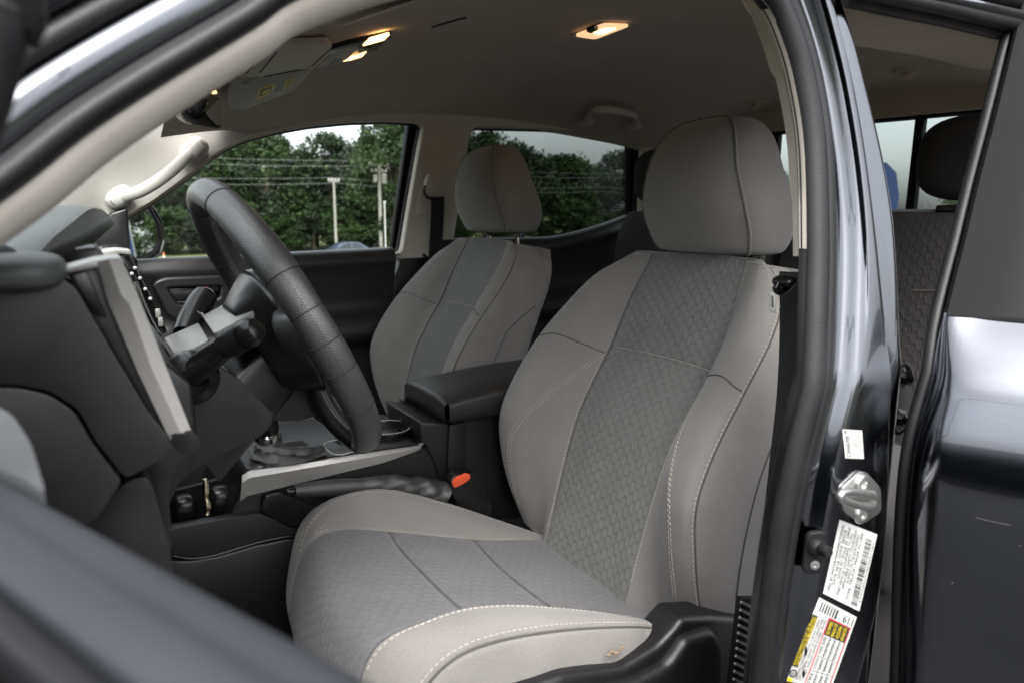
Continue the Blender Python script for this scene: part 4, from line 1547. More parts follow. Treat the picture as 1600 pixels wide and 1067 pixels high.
for k, t in enumerate(["TIRE SIZE", "P245/75R16", "P245/75R16", "P245/75R16"]):
    stk.text(t, .43 + k * .12, .38, .49 + k * .12, .60, INK, .0012, vert=True)
for k, t in enumerate(["COLD", "200KPA", "200KPA", "200KPA"]):
    stk.text(t, .43 + k * .12, .64, .49 + k * .12, .78, INK, .0012, vert=True)
for k, t in enumerate(["TIRE", "FRONT", "REAR", "SPARE"]):
    stk.text(t, .43 + k * .12, .83, .49 + k * .12, .97, INK, .0012, vert=True)
for k, t in enumerate(["SEATING CAPACITY TOTAL 5 FRONT 2 REAR 3", "THE COMBINED WEIGHT OF OCCUPANTS AND", "CARGO SHOULD NEVER EXCEED 495 KG"]):
    stk.text(t, .16 + k * .07, .2, .212 + k * .07, .95, INK, .0010, vert=True)
# tyre emblem
for r0, m_, o in ((.085, INK, .0010), (.055, WHITE, .0013), (.035, INK, .0016), (.018, WHITE, .0019)):
    vs = [stk.pt(.085 + r0 * cos(2 * pi * k / 18), .90 + r0 * .55 * sin(2 * pi * k / 18), o) for k in range(18)]
    stk.mb.add(vs, [list(range(18))], m_)
stk.rect(.0, .955, .12, 1.0, YELLOW, .0011)
stk.mb.build("tire_label", body, smooth=False, label="white, yellow and red tire and loading label numbered 611")

# ------------------------------------------------------------------ rear door, swung open
rd = empty("door", (0, 0, 0), truck, label="dark grey rear door swung open, its outside catching the sky")
EDG = [(1.80, 1.012), (1.706, .968), (1.57, .872), (1.477, .802), (1.415, .760), (1.376, .728), (1.323, .695), (1.229, .664), (1.147, .668), (1.051, .682), (.957, .697), (.85, .710), (.70, .72)]
EDG = [(z, x + .0) for z, x in EDG]
OD = V((.42, -.907, 0)).normalized()              # direction the open door points
DN = V((-.907, -.42, 0)).normalized()             # its outer face looks this way
def edge_pt(z):
    x = sum(lerp_tab(EDG, z + q) for q in (-.03, -.015, 0, .015, .03)) / 5
    y = -.030 + lean(z)
    return V((x, y, z))
def bulge(z):                                     # how far the skin stands out
    tab = [(.70, -.012), (.86, -.012), (.90, .004), (1.02, .010), (1.18, .012), (1.285, .009), (1.305, .004), (1.330, -.004), (1.352, -.012)]
    return lerp_tab(tab, z)
zs = [.70 + .653 * k / 90 for k in range(91)]
mb = MB()
rows = []
for z in zs:
    e = edge_pt(z)
    row = []
    for k in range(41):
        s = .010 + .50 * (k / 40) ** 1.7
        b = bulge(z) * (1 - exp(-(s - .010) / .015)) - .010 * exp(-(s - .010) / .006)
        row.append(e + OD * s + DN * b)
    rows.append(row)
grid(mb, rows, PAINT)
skin = mb.build("door_skin", rd, sharp=0)
mb = MB()
rows = []
for k in range(60):
    z = 1.356 + .42 * k / 59
    e = edge_pt(z)
    row = []
    for s, b in ((.010, -.022), (.010, -.012), (.013, -.009), (.05, -.008), (.084, -.0075), (.0885, -.009), (.0905, -.014), (.093, -.014), (.095, -.009), (.12, -.008), (.30, -.008)):
        row.append(e + OD * s + DN * b)
    rows.append(row)
grid(mb, rows, BLKPAINT)
mb.build("window_frame", rd, sharp=30)
mb = MB()
e = edge_pt(1.353)
prism(mb, [e + OD * .012 + DN * -.014 + V((0, 0, -.004)), e + OD * .5 + DN * -.014 + V((0, 0, -.004)), e + OD * .5 + DN * -.014 + V((0, 0, .003)), e + OD * .012 + DN * -.014 + V((0, 0, .003))], DN * .004, RUBBER, .001, 2)
mb.build("belt_molding", rd)
mb = MB()                                           # edge face with its rubber strip
zs2 = [.70 + 1.07 * k / 120 for k in range(121)]
rows, rows2 = [], []
for z in zs2:
    e = edge_pt(z)
    b0 = -.012 if z < 1.353 else -.012
    rows.append([e + OD * s + DN * b for s, b in ((.011, b0 - .001), (.006, b0 - .004), (.004, b0 - .010), (.004, b0 - .03), (.02, b0 - .045))])
    rows2.append([e + OD * (.0035 + .006 * cos(2 * pi * k / 10)) + DN * (b0 - .008 + .006 * sin(2 * pi * k / 10)) for k in range(10)])
grid(mb, rows, PAINT)
mb.build("door_edge", rd, sharp=0)
mb = MB()
grid(mb, rows2, RUBBER, cu=True)
mb.build("weatherstrip", rd, sharp=0)
# scratches and chips in the paint
RB = bvh_of(skin)
mb = MB()
SCR = mat("scratch in the clear coat", (.16, .165, .17), .5)
for a in (((1532, 650), (1560, 660), (1600, 672)), ((1525, 808), (1550, 814), (1580, 820)), ((1420, 688), (1455, 690)), ((1400, 925), (1408, 945), (1418, 948))):
    pts = [onto(RB, q[0], q[1], .0002) for q in a]
    pts = [p for p in pts if p]
    if len(pts) > 1:
        tube(mb, smooth_path(pts, 16), .00014, SCR, 4)
for q in ((1594, 852), (1488, 910)):
    p = onto(RB, q[0], q[1], .0002)
    if p:
        blob(mb, p, .0006, .0006, .0003, SCR, 5)
mb.build("paint_scratch", rd, sharp=0, kind="stuff")
hg = empty("door_hinge", (0, 0, 0), truck, label="black bolted hinge between the centre pillar and the open rear door")
mb = MB()
prism(mb, roundpoly([at(a, b, y=.012) for a, b in ((1385, 566), (1404, 562), (1424, 580), (1426, 660), (1412, 690), (1386, 690))], .01, 3), (0, .02, 0), PLASTS, .004, 2)
mb.build("hinge_plate", hg)
for a, b in ((1407, 588), (1400, 652)):
    mb = MB()
    lathe(mb, at(a, b, y=.012), V((-.3, -1, 0)), [(.012, 0), (.012, .004), (.008, .006), (.007, .013), (.004, .014), (.0035, .009), (0, .009)], PLASTS, 6)
    mb.build("bolt", hg, sharp=20)
mb = MB()
tube(mb, smooth_path([at(1396, 572, y=.0), at(1416, 570, y=-.004), at(1424, 590, y=-.006)], 12), .0028, PLASTS, 8)
mb.build("hinge_pin", hg, sharp=0)
mb = MB()
tube(mb, smooth_path([at(1393, 662, y=.0), at(1402, 676, y=-.004), at(1414, 668, y=-.006)], 12), .0028, PLASTS, 8)
mb.build("hinge_pin", hg, sharp=0)

# ------------------------------------------------------------------ driver's door, half open around the camera: its belt crosses the lower left
dd = empty("door", (0, 0, 0), truck, label="driver's door half open in the foreground, out of focus")
ZD = 1.345
g = lambda px, py, dz=0.0: at(px, py, z=ZD + dz)
up_a, up_b = g(-150, 655), g(640, 1076)
lo_a, lo_b = g(-60, 855, .002), g(300, 1090, .002)
dirD = (up_b - up_a).normalized()
wid = (lo_a - up_a) - dirD * (lo_a - up_a).dot(dirD)
wv = wid.normalized()
W = wid.length
mb = MB()
prof = [(-.004, -.25), (-.006, -.06), (-.005, -.02), (0, -.005), (.006, -.0005), (.015, 0), (W * .6, .001), (W - .008, .0), (W - .002, -.004), (W, -.009)]
L0, L1 = -.12, .75
rows = [[up_a + dirD * (L0 + (L1 - L0) * k / 40) + wv * a + V((0, 0, b)) for a, b in smooth_path([V((p[0], p[1], 0)) for p in prof], 50) for a, b in ((a, b),)] if False else [up_a + dirD * (L0 + (L1 - L0) * k / 40) + wv * q.x + V((0, 0, q.y)) for q in smooth_path([V((p[0], p[1], 0)) for p in prof], 60)] for k in range(41)]
grid(mb, rows, DTOP)
mb.build("door_trim", dd, sharp=0)
mb = MB()
prof = [(W + .000, -.03), (W + .001, -.010), (W + .004, -.002), (W + .009, -.001), (W + .012, -.006), (W + .013, -.03)]
rows = [[up_a + dirD * (L0 + (L1 - L0) * k / 20) + wv * q.x + V((0, 0, q.y)) for q in smooth_path([V((p[0], p[1], 0)) for p in prof], 30)] for k in range(21)]
grid(mb, rows, RUBBER)
mb.build("glass_slot_seal", dd, sharp=0)
mb = MB()
prof = [(W + .013, -.03), (W + .015, -.014), (W + .018, -.009), (W + .022, -.011), (W + .024, -.03)]
rows = [[up_a + dirD * (L0 + (L1 - L0) * k / 20) + wv * q.x + V((0, 0, q.y)) for q in smooth_path([V((p[0], p[1], 0)) for p in prof], 30)] for k in range(21)]
grid(mb, rows, RUBBER)
mb.build("belt_molding", dd, sharp=0)
mb = MB()
prof = [(W + .022, -.03), (W + .024, -.015), (W + .030, -.011), (W + .050, -.014), (W + .080, -.026), (W + .094, -.06), (W + .092, -.14), (W + .085, -.35)]
rows = [[up_a + dirD * (L0 + (L1 - L0) * k / 20) + wv * q.x + V((0, 0, q.y)) for q in smooth_path([V((p[0], p[1], 0)) for p in prof], 40)] for k in range(21)]
grid(mb, rows, PAINT)
mb.build("door_skin", dd, sharp=0)
mb = MB()                                            # sail at the front corner
sp = [at(a, b, z=z) for a, b, z in ((-60, 600, 1.36), (20, 648, 1.36), (48, 690, 1.355), (72, 770, 1.345), (30, 745, 1.347), (-20, 725, 1.347), (-90, 690, 1.35))]
prism(mb, roundpoly(sp, .006, 3), (0, 0, -.02), SAIL, .004, 3)
mb.build("mirror_sail", dd, sharp=30)
mb = MB()                                            # window frame rising at the front edge
tube(mb, smooth_path([up_a + dirD * -.10 + wv * W, at(-170, 520, y=-.09), at(-90, 320, y=-.10), at(-34, 175, y=-.103), at(-16, 112, y=-.105), at(-2, 50, y=-.108), at(1, 0, y=-.11), at(8, -80, y=-.115), V((-.03, -.22, 1.73)), V((.06, -.45, 1.76)), V((.17, -.72, 1.74)), V((.23, -.86, 1.66)), up_a + dirD * .72 + wv * W], 100), .0075, RUBBER, 10)
mb.build("window_frame", dd, sharp=0)

# floor and sill
mb = MB()
mb.add([V((-.7, .02, .70)), V((1.8, .02, .70)), V((1.8, 1.55, .70)), V((-.7, 1.55, .70))], [(0, 1, 2, 3)], CARPET)
mb.build("floor", truck, smooth=False)
mb = MB()
mb.add([V((-.7, .0, .40)), V((1.8, .0, .40)), V((1.8, .0, .74)), V((-.7, .0, .74))], [(0, 1, 2, 3)], PAINT)
mb.add([V((-.7, 1.56, .40)), V((1.8, 1.56, .40)), V((1.8, 1.56, .95)), V((-.7, 1.56, .95))], [(0, 1, 2, 3)], PAINT)
mb.add([V((-.70, .0, .40)), V((-.70, 1.56, .40)), V((-.70, 1.56, 1.30)), V((-.70, .0, 1.30))], [(0, 1, 2, 3)], CARPET)
mb.build("body_shell", truck, smooth=False)
mb = MB()
q = [at(a, b, y=.12) for a, b in ((1160, 935), (1192, 935), (1180, 1110), (1140, 1110))]
prism(mb, q, (0, .01, 0), RUBBER, .002, 2)
for k in range(14):
    a = 940 + k * 12
    for s in (0, 1):
        x0_, x1_ = (1158 - k * 1.2, 1176 - k * 1.2) if s == 0 else (1177 - k * 1.2, 1190 - k * .9)
        p0, p1 = at(x0_, a + 9 * s, y=.118), at(x1_, a + 9 * (1 - s), y=.118)
        tube(mb, [p0, p1], .0018, ZINC, 5)
mb.build("tread_mat", truck)

# nose of the truck ahead of the windshield: hood, fenders, grille and lamps
mb = MB()
rows = []
for k in range(21):
    f = k / 20
    x = -.60 - 1.10 * f
    rows.append([V((x + .12 * (1 - (2 * j / 24 - 1) ** 2) * -1 * (1 if k == 20 else f * .3), .03 + 1.52 * j / 24, 1.285 - .10 * f - .05 * f ** 4 - .05 * abs(2 * j / 24 - 1) ** 3 + .02 * exp(-((abs(2 * j / 24 - 1) - .5) / .1) ** 2))) for j in range(25)])
grid(mb, rows, PAINT)
mb.build("hood", truck, sharp=0)
for yy, sg, nm in ((-.03, -1, "a"), (1.61, 1, "b")):
    mb = MB()
    rows = []
    for k in range(31):
        x = -.30 - 1.42 * k / 30
        arch = sqrt(max(0, .43 ** 2 - (x + .95) ** 2)) + .39 if abs(x + .95) < .43 else .42
        arch = max(arch, .42)
        top_z = 1.235 - .10 * k / 30
        rows.append([V((x, yy - sg * .06 * (1 - sin(pi * min(1, q * 1.6) / 2)) if False else yy + sg * .05 * sin(pi * q) , arch + (top_z - arch) * q)) for q in [j / 12 for j in range(13)]])
    grid(mb, rows, PAINT)
    mb.build("fender", truck, sharp=0)
mb = MB()
rbox(mb, (-1.74, .79, .95), (.10, 1.50, .34), PLASTS, .03, 3)
mb.build("grille", truck, sharp=0)
mb = MB()
rbox(mb, (-1.80, .79, .60), (.16, 1.56, .32), PAINT, .05, 4)
mb.build("bumper", truck, sharp=0)
for yy in (.12, 1.46):
    mb = MB()
    rbox(mb, (-1.73, yy, 1.02), (.12, .26, .14), WHITE, .03, 3)
    mb.build("headlight", truck, sharp=0)
# ------------------------------------------------------------------ dashboard
dash = empty("dashboard", (0, 0, 0), truck, label="black dashboard with silver vent trim, end nearest the driver's door")
mb = MB()                                            # main roll under the windshield
prof = [(-.62, 1.27), (-.45, 1.315), (-.25, 1.345), (-.10, 1.350), (-.04, 1.335), (.00, 1.30), (.015, 1.25), (.02, 1.18), (-.01, 1.08), (-.05, 1.00), (-.20, .95), (-.5, .92), (-.65, .95)]
prof = smooth_path([V((a, 0, b)) for a, b in prof], 60)
grid(mb, [[V((p.x, y, p.z)) for p in prof] for y in [.22 + 1.26 * k / 20 for k in range(21)]], PLAST)
mb.build("dash_body", dash, sharp=0)
A = lambda px, py, y: at(px, py, y=y)
mb = MB()                                            # end of the dash beside the door: upper and lower mouldings with the seam between
capo = [A(a, b, .14) for a, b in ((-90, 470), (-40, 445), (0, 440), (45, 432), (88, 432), (118, 450), (170, 540), (232, 645), (266, 688), (262, 708), (240, 725), (196, 748), (150, 690), (122, 640), (80, 612), (30, 601), (-90, 600))]
prism(mb, roundpoly(capo, .004, 2), (0, .16, 0), PLAST, .010, 4)
mb.build("end_panel", dash, sharp=0)
mb = MB()
capl = [A(a, b, .143) for a, b in ((-90, 604), (30, 605), (78, 616), (118, 643), (146, 692), (192, 752), (150, 815), (60, 850), (-90, 850))]
prism(mb, roundpoly(capl, .004, 2), (0, .15, 0), PLAST, .006, 3)
mb.build("end_cover", dash, sharp=0)
mb = MB()
pp = [A(a, b, .17) for a, b in ((196, 752), (232, 742), (248, 790), (264, 850), (272, 905), (180, 930), (90, 850), (150, 800))]
prism(mb, roundpoly(pp, .008, 3), (0, .05, 0), PLAST, .006, 3)
mb.build("kick_panel", dash, sharp=0)
mb = MB()
pp = [A(a, b, .26) for a, b in ((225, 700), (300, 690), (262, 760), (268, 860), (258, 850), (238, 780))]
prism(mb, roundpoly(pp, .008, 3), (0, .05, 0), PLAST, .006, 3)
mb.build("lower_trim", dash, sharp=0)
mb = MB()                                            # knee panel and lower dash
pp = [A(a, b, .30) for a, b in ((250, 560), (300, 600), (310, 690), (300, 738), (278, 762), (264, 790), (260, 880), (180, 860), (150, 700))]
prism(mb, pp, (0, .36, 0), PLAST, .004, 2)
mb.build("knee_panel", dash, sharp=0)
mb = MB()                                            # satin bracket round the outer vent
bar = [A(a, b, .150) for a, b in ((150, 408), (188, 403), (203, 432), (300, 676), (302, 690), (268, 690), (262, 680), (170, 475))]
prism(mb, roundpoly(bar, .002, 2), (0, .030, 0), SILVER, .0035, 3)
ridge = [[A(152, 409, .149), A(170, 405, .141), A(189, 404, .149)], [A(166, 462, .149), A(190, 462, .140), A(213, 455, .149)], [A(178, 492, .149), A(203, 476, .142), A(222, 478, .149)], [A(215, 580, .149), A(236, 572, .142), A(262, 580, .149)], [A(262, 679, .149), A(282, 676, .143), A(300, 676, .149)]]
grid(mb, ridge, SILVER)
top_ = [A(a, b, .150) for a, b in ((98, 421), (150, 407), (190, 402), (196, 414), (152, 419), (105, 428))]
prism(mb, top_, (0, .05, 0), SILVER, .002, 2)
mb.build("vent_trim", dash, sharp=30)
mb = MB()
pp = [A(a, b, .156) for a, b in ((104, 426), (150, 418), (180, 490), (215, 575), (262, 685), (262, 692), (232, 640), (170, 535))]
prism(mb, pp, (0, .03, 0), PLAST, .002, 2)
mb.build("vent", dash, sharp=30)
mb = MB()
pp = [A(a, b, .152) for a, b in ((106, 428), (136, 424), (168, 498), (146, 492))]
prism(mb, pp, (0, .01, 0), PLASTS, .002, 2)
mb.build("vent_panel", dash, sharp=30)
mb = MB()
pp = [A(a, b, .145) for a, b in ((268, 676), (300, 672), (314, 688), (312, 702), (292, 712), (270, 700))]
prism(mb, roundpoly(pp, .004, 3), (0, .035, 0), PLASTS, .004, 3)
mb.build("trim_foot", dash, sharp=0)
HOODTOP = mat("soft dash pad", (0.062, 0.066, 0.064), 0.5, var=.06, bump=.4, bscale=800)
mb = MB()                                            # pad on top of the dash at the door end
blob(mb, A(8, 424, .165), .033, .05, .012, HOODTOP, 16, None, .65)
mb.build("dash_pad", dash, sharp=0)
mb = MB()
lathe(mb, A(4, 402, .16), (.3, -.6, .7), [(.008, 0), (.008, .003), (.005, .004), (0, .004)], RUBBER, 16)
mb.build("sensor", dash, sharp=30)
HOODTOP = mat("soft dash top", (0.062, 0.066, 0.064), 0.5, var=.06, bump=.4, bscale=800)
mb = MB()                                            # gauge hood: an arched shell over the cluster
lip = smooth_path([A(a, b, y) for a, b, y in ((60, 394, .20), (84, 369, .27), (114, 345, .35), (140, 326, .44), (157, 326, .55), (170, 336, .66))], 24)
frt = smooth_path([A(a, b, y) for a, b, y in ((-30, 404, .20), (2, 384, .27), (30, 352, .35), (56, 326, .44), (90, 324, .55), (130, 330, .66))], 24)
inn = smooth_path([A(a, b, y) for a, b, y in ((66, 402, .205), (100, 392, .27), (136, 385, .35), (166, 362, .44), (177, 350, .55), (178, 352, .66))], 24)
grid(mb, [[f, f.lerp(l, .5) + V((0, 0, .002)), l + V((-.004, 0, .0005)), l + V((0, 0, -.001))] for f, l in zip(frt, lip)], HOODTOP)
grid(mb, [[l + V((0, 0, -.001)), l.lerp(i, .5), i, i + V((-.01, 0, -.01))] for l, i in zip(lip, inn)], PLAST)
mb.build("gauge_hood", dash, sharp=0)
mb = MB()
hp = [A(a, b, .305) for a, b in ((64, 410), (110, 388), (150, 385), (176, 420), (205, 480), (240, 560), (200, 580), (120, 450))]
prism(mb, hp, (0, .28, 0), PLASTS, .004, 2)
mb.build("gauge_cluster", dash, sharp=30)
# centre screen seen edge on
scr = empty("center_screen", (0, 0, 0), truck, label="glossy black centre screen seen edge on, with white button dots")
mb = MB()
sp = [A(a, b, .74) for a, b in ((150, 404), (168, 392), (196, 391), (206, 400), (216, 425), (236, 462), (256, 505), (262, 520), (246, 526), (228, 490), (205, 440))]
prism(mb, sp, (0, .22, 0), GLOSSB, .003, 2)
mb.build("screen_panel", scr, sharp=30)
mb = MB()
sp = [A(a, b, .735) for a, b in ((140, 404), (152, 394), (180, 389), (204, 391), (206, 399), (186, 397), (168, 402), (145, 411))]
prism(mb, sp, (0, .05, 0), SILVER, .0015, 2)
tube(mb, smooth_path([A(a, b, .735) for a, b in ((212, 440), (228, 482), (244, 514), (252, 524))], 16), .003, CHROME, 8)
mb.build("screen_bezel", scr, sharp=30)
for a, b in ((209, 419), (217, 435), (225, 452), (233, 467), (204, 428), (211, 448)):
    mb = MB()
    blob(mb, A(a + 2, b, .737), .0026, .0015, .0026, WHITE, 6)
    mb.build("button_mark", scr, sharp=0)
mb = MB()
for a, b in ((247, 490), (251, 503)):
    rbox(mb, A(a, b, .736), (.007, .006, .014), SILVER, .002, 2)
mb.build("button", scr)
mb = MB()
hz_ = at(180, 400, y=1.38)
prism(mb, [at(a, b, y=1.40) for a, b in ((148, 352), (175, 332), (200, 325), (204, 395), (215, 405), (215, 420), (160, 420), (140, 380))], (0, .10, 0), PLASTS, .006, 3)
mb.build("sail_trim", truck, sharp=30)

# ------------------------------------------------------------------ steering column, stalks and wheel
WC = V((.19, .43, 1.325))
WT = V((-.455, 0, .89)).normalized()
WE = V((0, 1, 0))
WN = WE.cross(WT) * -1
if WN.x < 0:
    WN = -WN
RW = Matrix((WN, WE, WT)).transposed()
wp = lambda n, e, t: WC + WN * n + WE * e + WT * t
col_ = empty("steering_column", (0, 0, 0), truck, label="black steering column shroud carrying two stalks")
mb = MB()
rows = []
for k in range(25):
    f = k / 24
    n = -.030 - .12 * f
    sx, st_ = .050 + .015 * f, .056 + .010 * f
    c = wp(n, 0, -.012 - .03 * f)
    rows.append([c + WE * (sx * math.copysign(abs(cos(a)) ** .6, cos(a))) + WT * ((st_ if sin(a) < 0 else .020) * math.copysign(abs(sin(a)) ** .6, sin(a))) for a in [2 * pi * j / 40 for j in range(40)]])
grid(mb, rows, PLAST, cu=True)
grid(mb, [rows[0], [p.lerp(wp(-.03, 0, -.012), .9) for p in rows[0]]], PLAST, cu=True)
mb.build("shroud", col_, sharp=0)
mb = MB()
pp = [A(a, b, .36) for a, b in ((270, 575), (318, 560), (372, 590), (428, 648), (424, 664), (408, 682), (360, 704), (318, 724), (294, 742), (262, 748), (235, 700))]
prism(mb, roundpoly(pp, .01, 3), (0, .15, 0), PLAST, .014, 5)
mb.build("lower_shroud", col_, sharp=0)
COLTOP = mat("satin column cover", (0.10, 0.108, 0.103), 0.35, var=.06, bump=.3, bscale=900, coat=1.0, coat_r=.28)
def top_box(px4, yn, yf, th, name, m):
    """a cover whose upper face runs across the column; near edge then far edge as sighted"""
    (n0, n1, f0, f1) = px4
    q = [A(*n0, yn), A(*n1, yn), A(*f1, yf), A(*f0, yf)]
    nn = (q[1] - q[0]).cross(q[3] - q[0]).normalized()
    if nn.z > 0:
        nn = -nn
    mb = MB()
    prism(mb, roundpoly(q, .003, 2), nn * th, m, .004, 3)
    return mb.build(name, col_, sharp=30)
top_box(((274, 558), (326, 530), (256, 528), (310, 504)), .37, .49, .05, "upper_shroud", COLTOP)
top_box(((334, 521), (396, 486), (316, 494), (370, 464)), .37, .49, .03, "column_collar", COLTOP)
mb = MB()
path = [A(a, b, y) for a, b, y in ((300, 585, .345), (318, 568, .335), (338, 552, .325), (352, 541, .318))]
tube(mb, smooth_path(path, 14), .0115, PLASTS, 14, scale=lambda f: 1.25 - .3 * f)
a0, a1 = A(350, 542, .319), A(384, 524, .300)
ax = (a1 - a0)
lathe(mb, a0, ax, [(.0115, 0), (.0125, .002), (.0125, .016), (.0132, .017), (.0132, .026)], RUBBER, 20)
lathe(mb, a0, ax, [(.0128, .026), (.0135, .030), (.0132, .038), (.011, .043), (.006, .0455), (0, .046)], PLASTS, 20)
lathe(mb, A(300, 592, .345), V((0, -1, 0)), [(.026, -.02), (.026, 0), (.022, .008), (.014, .012)], PLASTS, 20)
mb.build("light_stalk", col_, sharp=30)
mb = MB()
path = [A(a, b, y) for a, b, y in ((288, 522, .52), (300, 498, .54), (312, 476, .56), (322, 462, .57))]
tube(mb, smooth_path(path, 14), .0135, PLASTS, 14, scale=lambda f: .95 + .25 * sin(f * 2.6))
blob(mb, A(319, 466, .567), .014, .016, .014, PLASTS, 10)
mb.build("wiper_stalk", col_, sharp=0)
for a, b, y in ((318, 471, .548), (309, 490, .53), (315, 492, .53)):
    mb = MB()
    tube(mb, [A(a - 3, b, y), A(a, b - 3, y), A(a + 3, b, y), A(a, b + 3, y)], .0007, WHITE, 5, closed=True)
    mb.build("stalk_mark", col_)

whl = empty("steering_wheel", (0, 0, 0), truck, label="black leather steering wheel with stitched rim")
mb = MB()
RR = .1635
NR = 160
rows = []
for k in range(NR):
    a = 2 * pi * k / NR
    th = .0152 + .0015 * exp(-((math.remainder(a - radians(35), 2 * pi)) / .25) ** 2) + .0015 * exp(-((math.remainder(a - radians(145), 2 * pi)) / .25) ** 2)
    rad = WE * cos(a) + WT * sin(a)
    row = []
    for j in range(22):
        b = 2 * pi * j / 22
        seamcut = 1 - .05 * exp(-((math.remainder(b - pi, 2 * pi)) / .16) ** 2)
        row.append(WC + rad * (RR + th * .95 * seamcut * cos(b)) + WN * (th * 1.12 * seamcut * sin(b)))
    rows.append(row)
# leather sections meet in narrow joints
for k in (12, 30, 50, 68, 74, 79, 84, 92, 110, 148):
    for j in range(22):
        a = 2 * pi * k / NR
        c = WC + (WE * cos(a) + WT * sin(a)) * RR
        rows[k][j] = c + (rows[k][j] - c) * .972
RIML = perforated("perforated rim leather", (0.030, 0.030, 0.030), rough=.36, var=.3, vscale=14, bump=.6, bscale=1300, bdist=.0005, spec=.9, coat=.3, coat_r=.32)
nj = 23
r2 = [r + [r[0]] for r in rows]
r2.append(r2[0])
grid(mb, r2, RIML, uvs=[[(2 * pi * k / NR * RR, 2 * pi * j / 22 * .017) for j in range(nj)] for k in range(NR + 1)])
for k in (12, 30, 50, 68, 74, 79, 84, 92, 110, 148):
    a = 2 * pi * k / NR
    c = WC + (WE * cos(a) + WT * sin(a)) * RR
    tube(mb, [c + (p - c) * 1.022 for p in rows[k]], .0006, GAP, 4, closed=True)
# cross stitching along the inner side
for k in range(0, 2 * NR):
    a = 2 * pi * k / (2 * NR)
    for b0, b1 in ((pi - .20, pi + .20),):
        rad = WE * cos(a) + WT * sin(a)
        rad2 = WE * cos(a + .012) + WT * sin(a + .012)
        p = WC + rad * (RR + .0150 * cos(b0)) + WN * (.0173 * sin(b0))
        q = WC + rad2 * (RR + .0150 * cos(b1)) + WN * (.0173 * sin(b1))
        mid_ = (p + q) / 2 - (rad * .0010)
        tube(mb, [p, mid_, q], .0009, WTHREAD, 5)
mb.build("rim", whl, sharp=0)
mb = MB()
rows = []
for k in range(21):
    f = k / 20
    n = .030 - .075 * f
    w, h = [lerp_tab(tb, f) for tb in ([(0, .06), (.15, .078), (.5, .085), (1, .060)], [(0, .055), (.15, .07), (.5, .078), (1, .055)])]
    c = wp(n, 0, -.006)
    rows.append([c + WE * (w * math.copysign(abs(cos(a)) ** .7, cos(a))) + WT * (h * math.copysign(abs(sin(a)) ** .7, sin(a))) for a in [2 * pi * j / 44 for j in range(44)]])
rows = [[p.lerp(wp(.034, 0, -.006), .95) for p in rows[0]]] + rows + [[p.lerp(wp(-.047, 0, -.006), .95) for p in rows[-1]]]
grid(mb, rows, PLASTS, cu=True)
mb.build("hub", whl, sharp=0)
def spoke(ea, ta, eb, tb, w0, w1, name, m):
    mb = MB()
    rows = []
    for k in range(13):
        f = k / 12
        c = wp(-.004 - .012 * sin(pi * f), ea + (eb - ea) * f, ta + (tb - ta) * f)
        d = V((0, eb - ea, tb - ta)).normalized()
        side = (WE * -d.z + WT * d.y)
        w = w0 + (w1 - w0) * f
        rows.append([c + side * (w * cos(q)) + WN * (.013 * sin(q)) for q in [2 * pi * j / 20 for j in range(20)]])
    grid(mb, rows, m, cu=True)
    return mb.build(name, whl, sharp=0)
spoke(.06, .004, .161, .022, .030, .020, "spoke", LEATHER)
spoke(-.06, .004, -.161, .022, .030, .020, "spoke", LEATHER)
spoke(.03, -.05, .052, -.156, .018, .014, "spoke", PLASTS)
spoke(-.03, -.05, -.052, -.156, .018, .014, "spoke", PLASTS)
mb = MB()                                            # stitched leather pad of the far spoke and the cover behind the hub
pp = [A(a, b, .47) for a, b in ((376, 494), (400, 472), (432, 470), (446, 486), (452, 508), (430, 512), (396, 516))]
prism(mb, roundpoly(pp, .003, 2), (0, .03, 0), LEATHER, .005, 3)
pp2 = [A(a, b, .468) for a, b in ((394, 517), (430, 512), (452, 509), (470, 540), (488, 565), (470, 576), (432, 572), (400, 548), (384, 528))]
prism(mb, roundpoly(pp2, .006, 3), (0, .03, 0), LEATHER, .006, 3)
for o in (-2.0, 2.0):
    pts = smooth_path([A(a, b + o, .4665) for a, b in ((394, 516), (420, 513), (450, 508))], 60)
    for k in range(0, 58, 3):
        tube(mb, [pts[k], pts[k + 2]], .0007, GINK, 5)
mb.build("spoke_cover", whl, sharp=0)
mb = MB()
pp = [A(a, b, .40) for a, b in ((382, 545), (420, 565), (470, 578), (500, 600), (508, 628), (500, 648), (474, 657), (430, 660), (405, 640), (378, 590))]
prism(mb, roundpoly(pp, .012, 4), (0, .10, 0), PLASTS, .012, 5)
mb.build("airbag_cover", whl, sharp=0)

key = empty("ignition_key", at(322, 752, y=.50), None, label="thin brass key hanging below the steering column", category="key")
key.location = (0, 0, 0)
mb = MB()
tube(mb, smooth_path([A(320, 748, .5), A(322, 765, .5), A(322, 780, .5), A(325, 792, .5), A(323, 803, .5)], 24), .0032, mat("worn brass", (.62, .56, .38), .25, metal=1.0, var=.3, vscale=200), 6, scale=lambda f: .8 + .5 * abs(sin(f * 7)))
mb.build("key_blade", key, sharp=0)

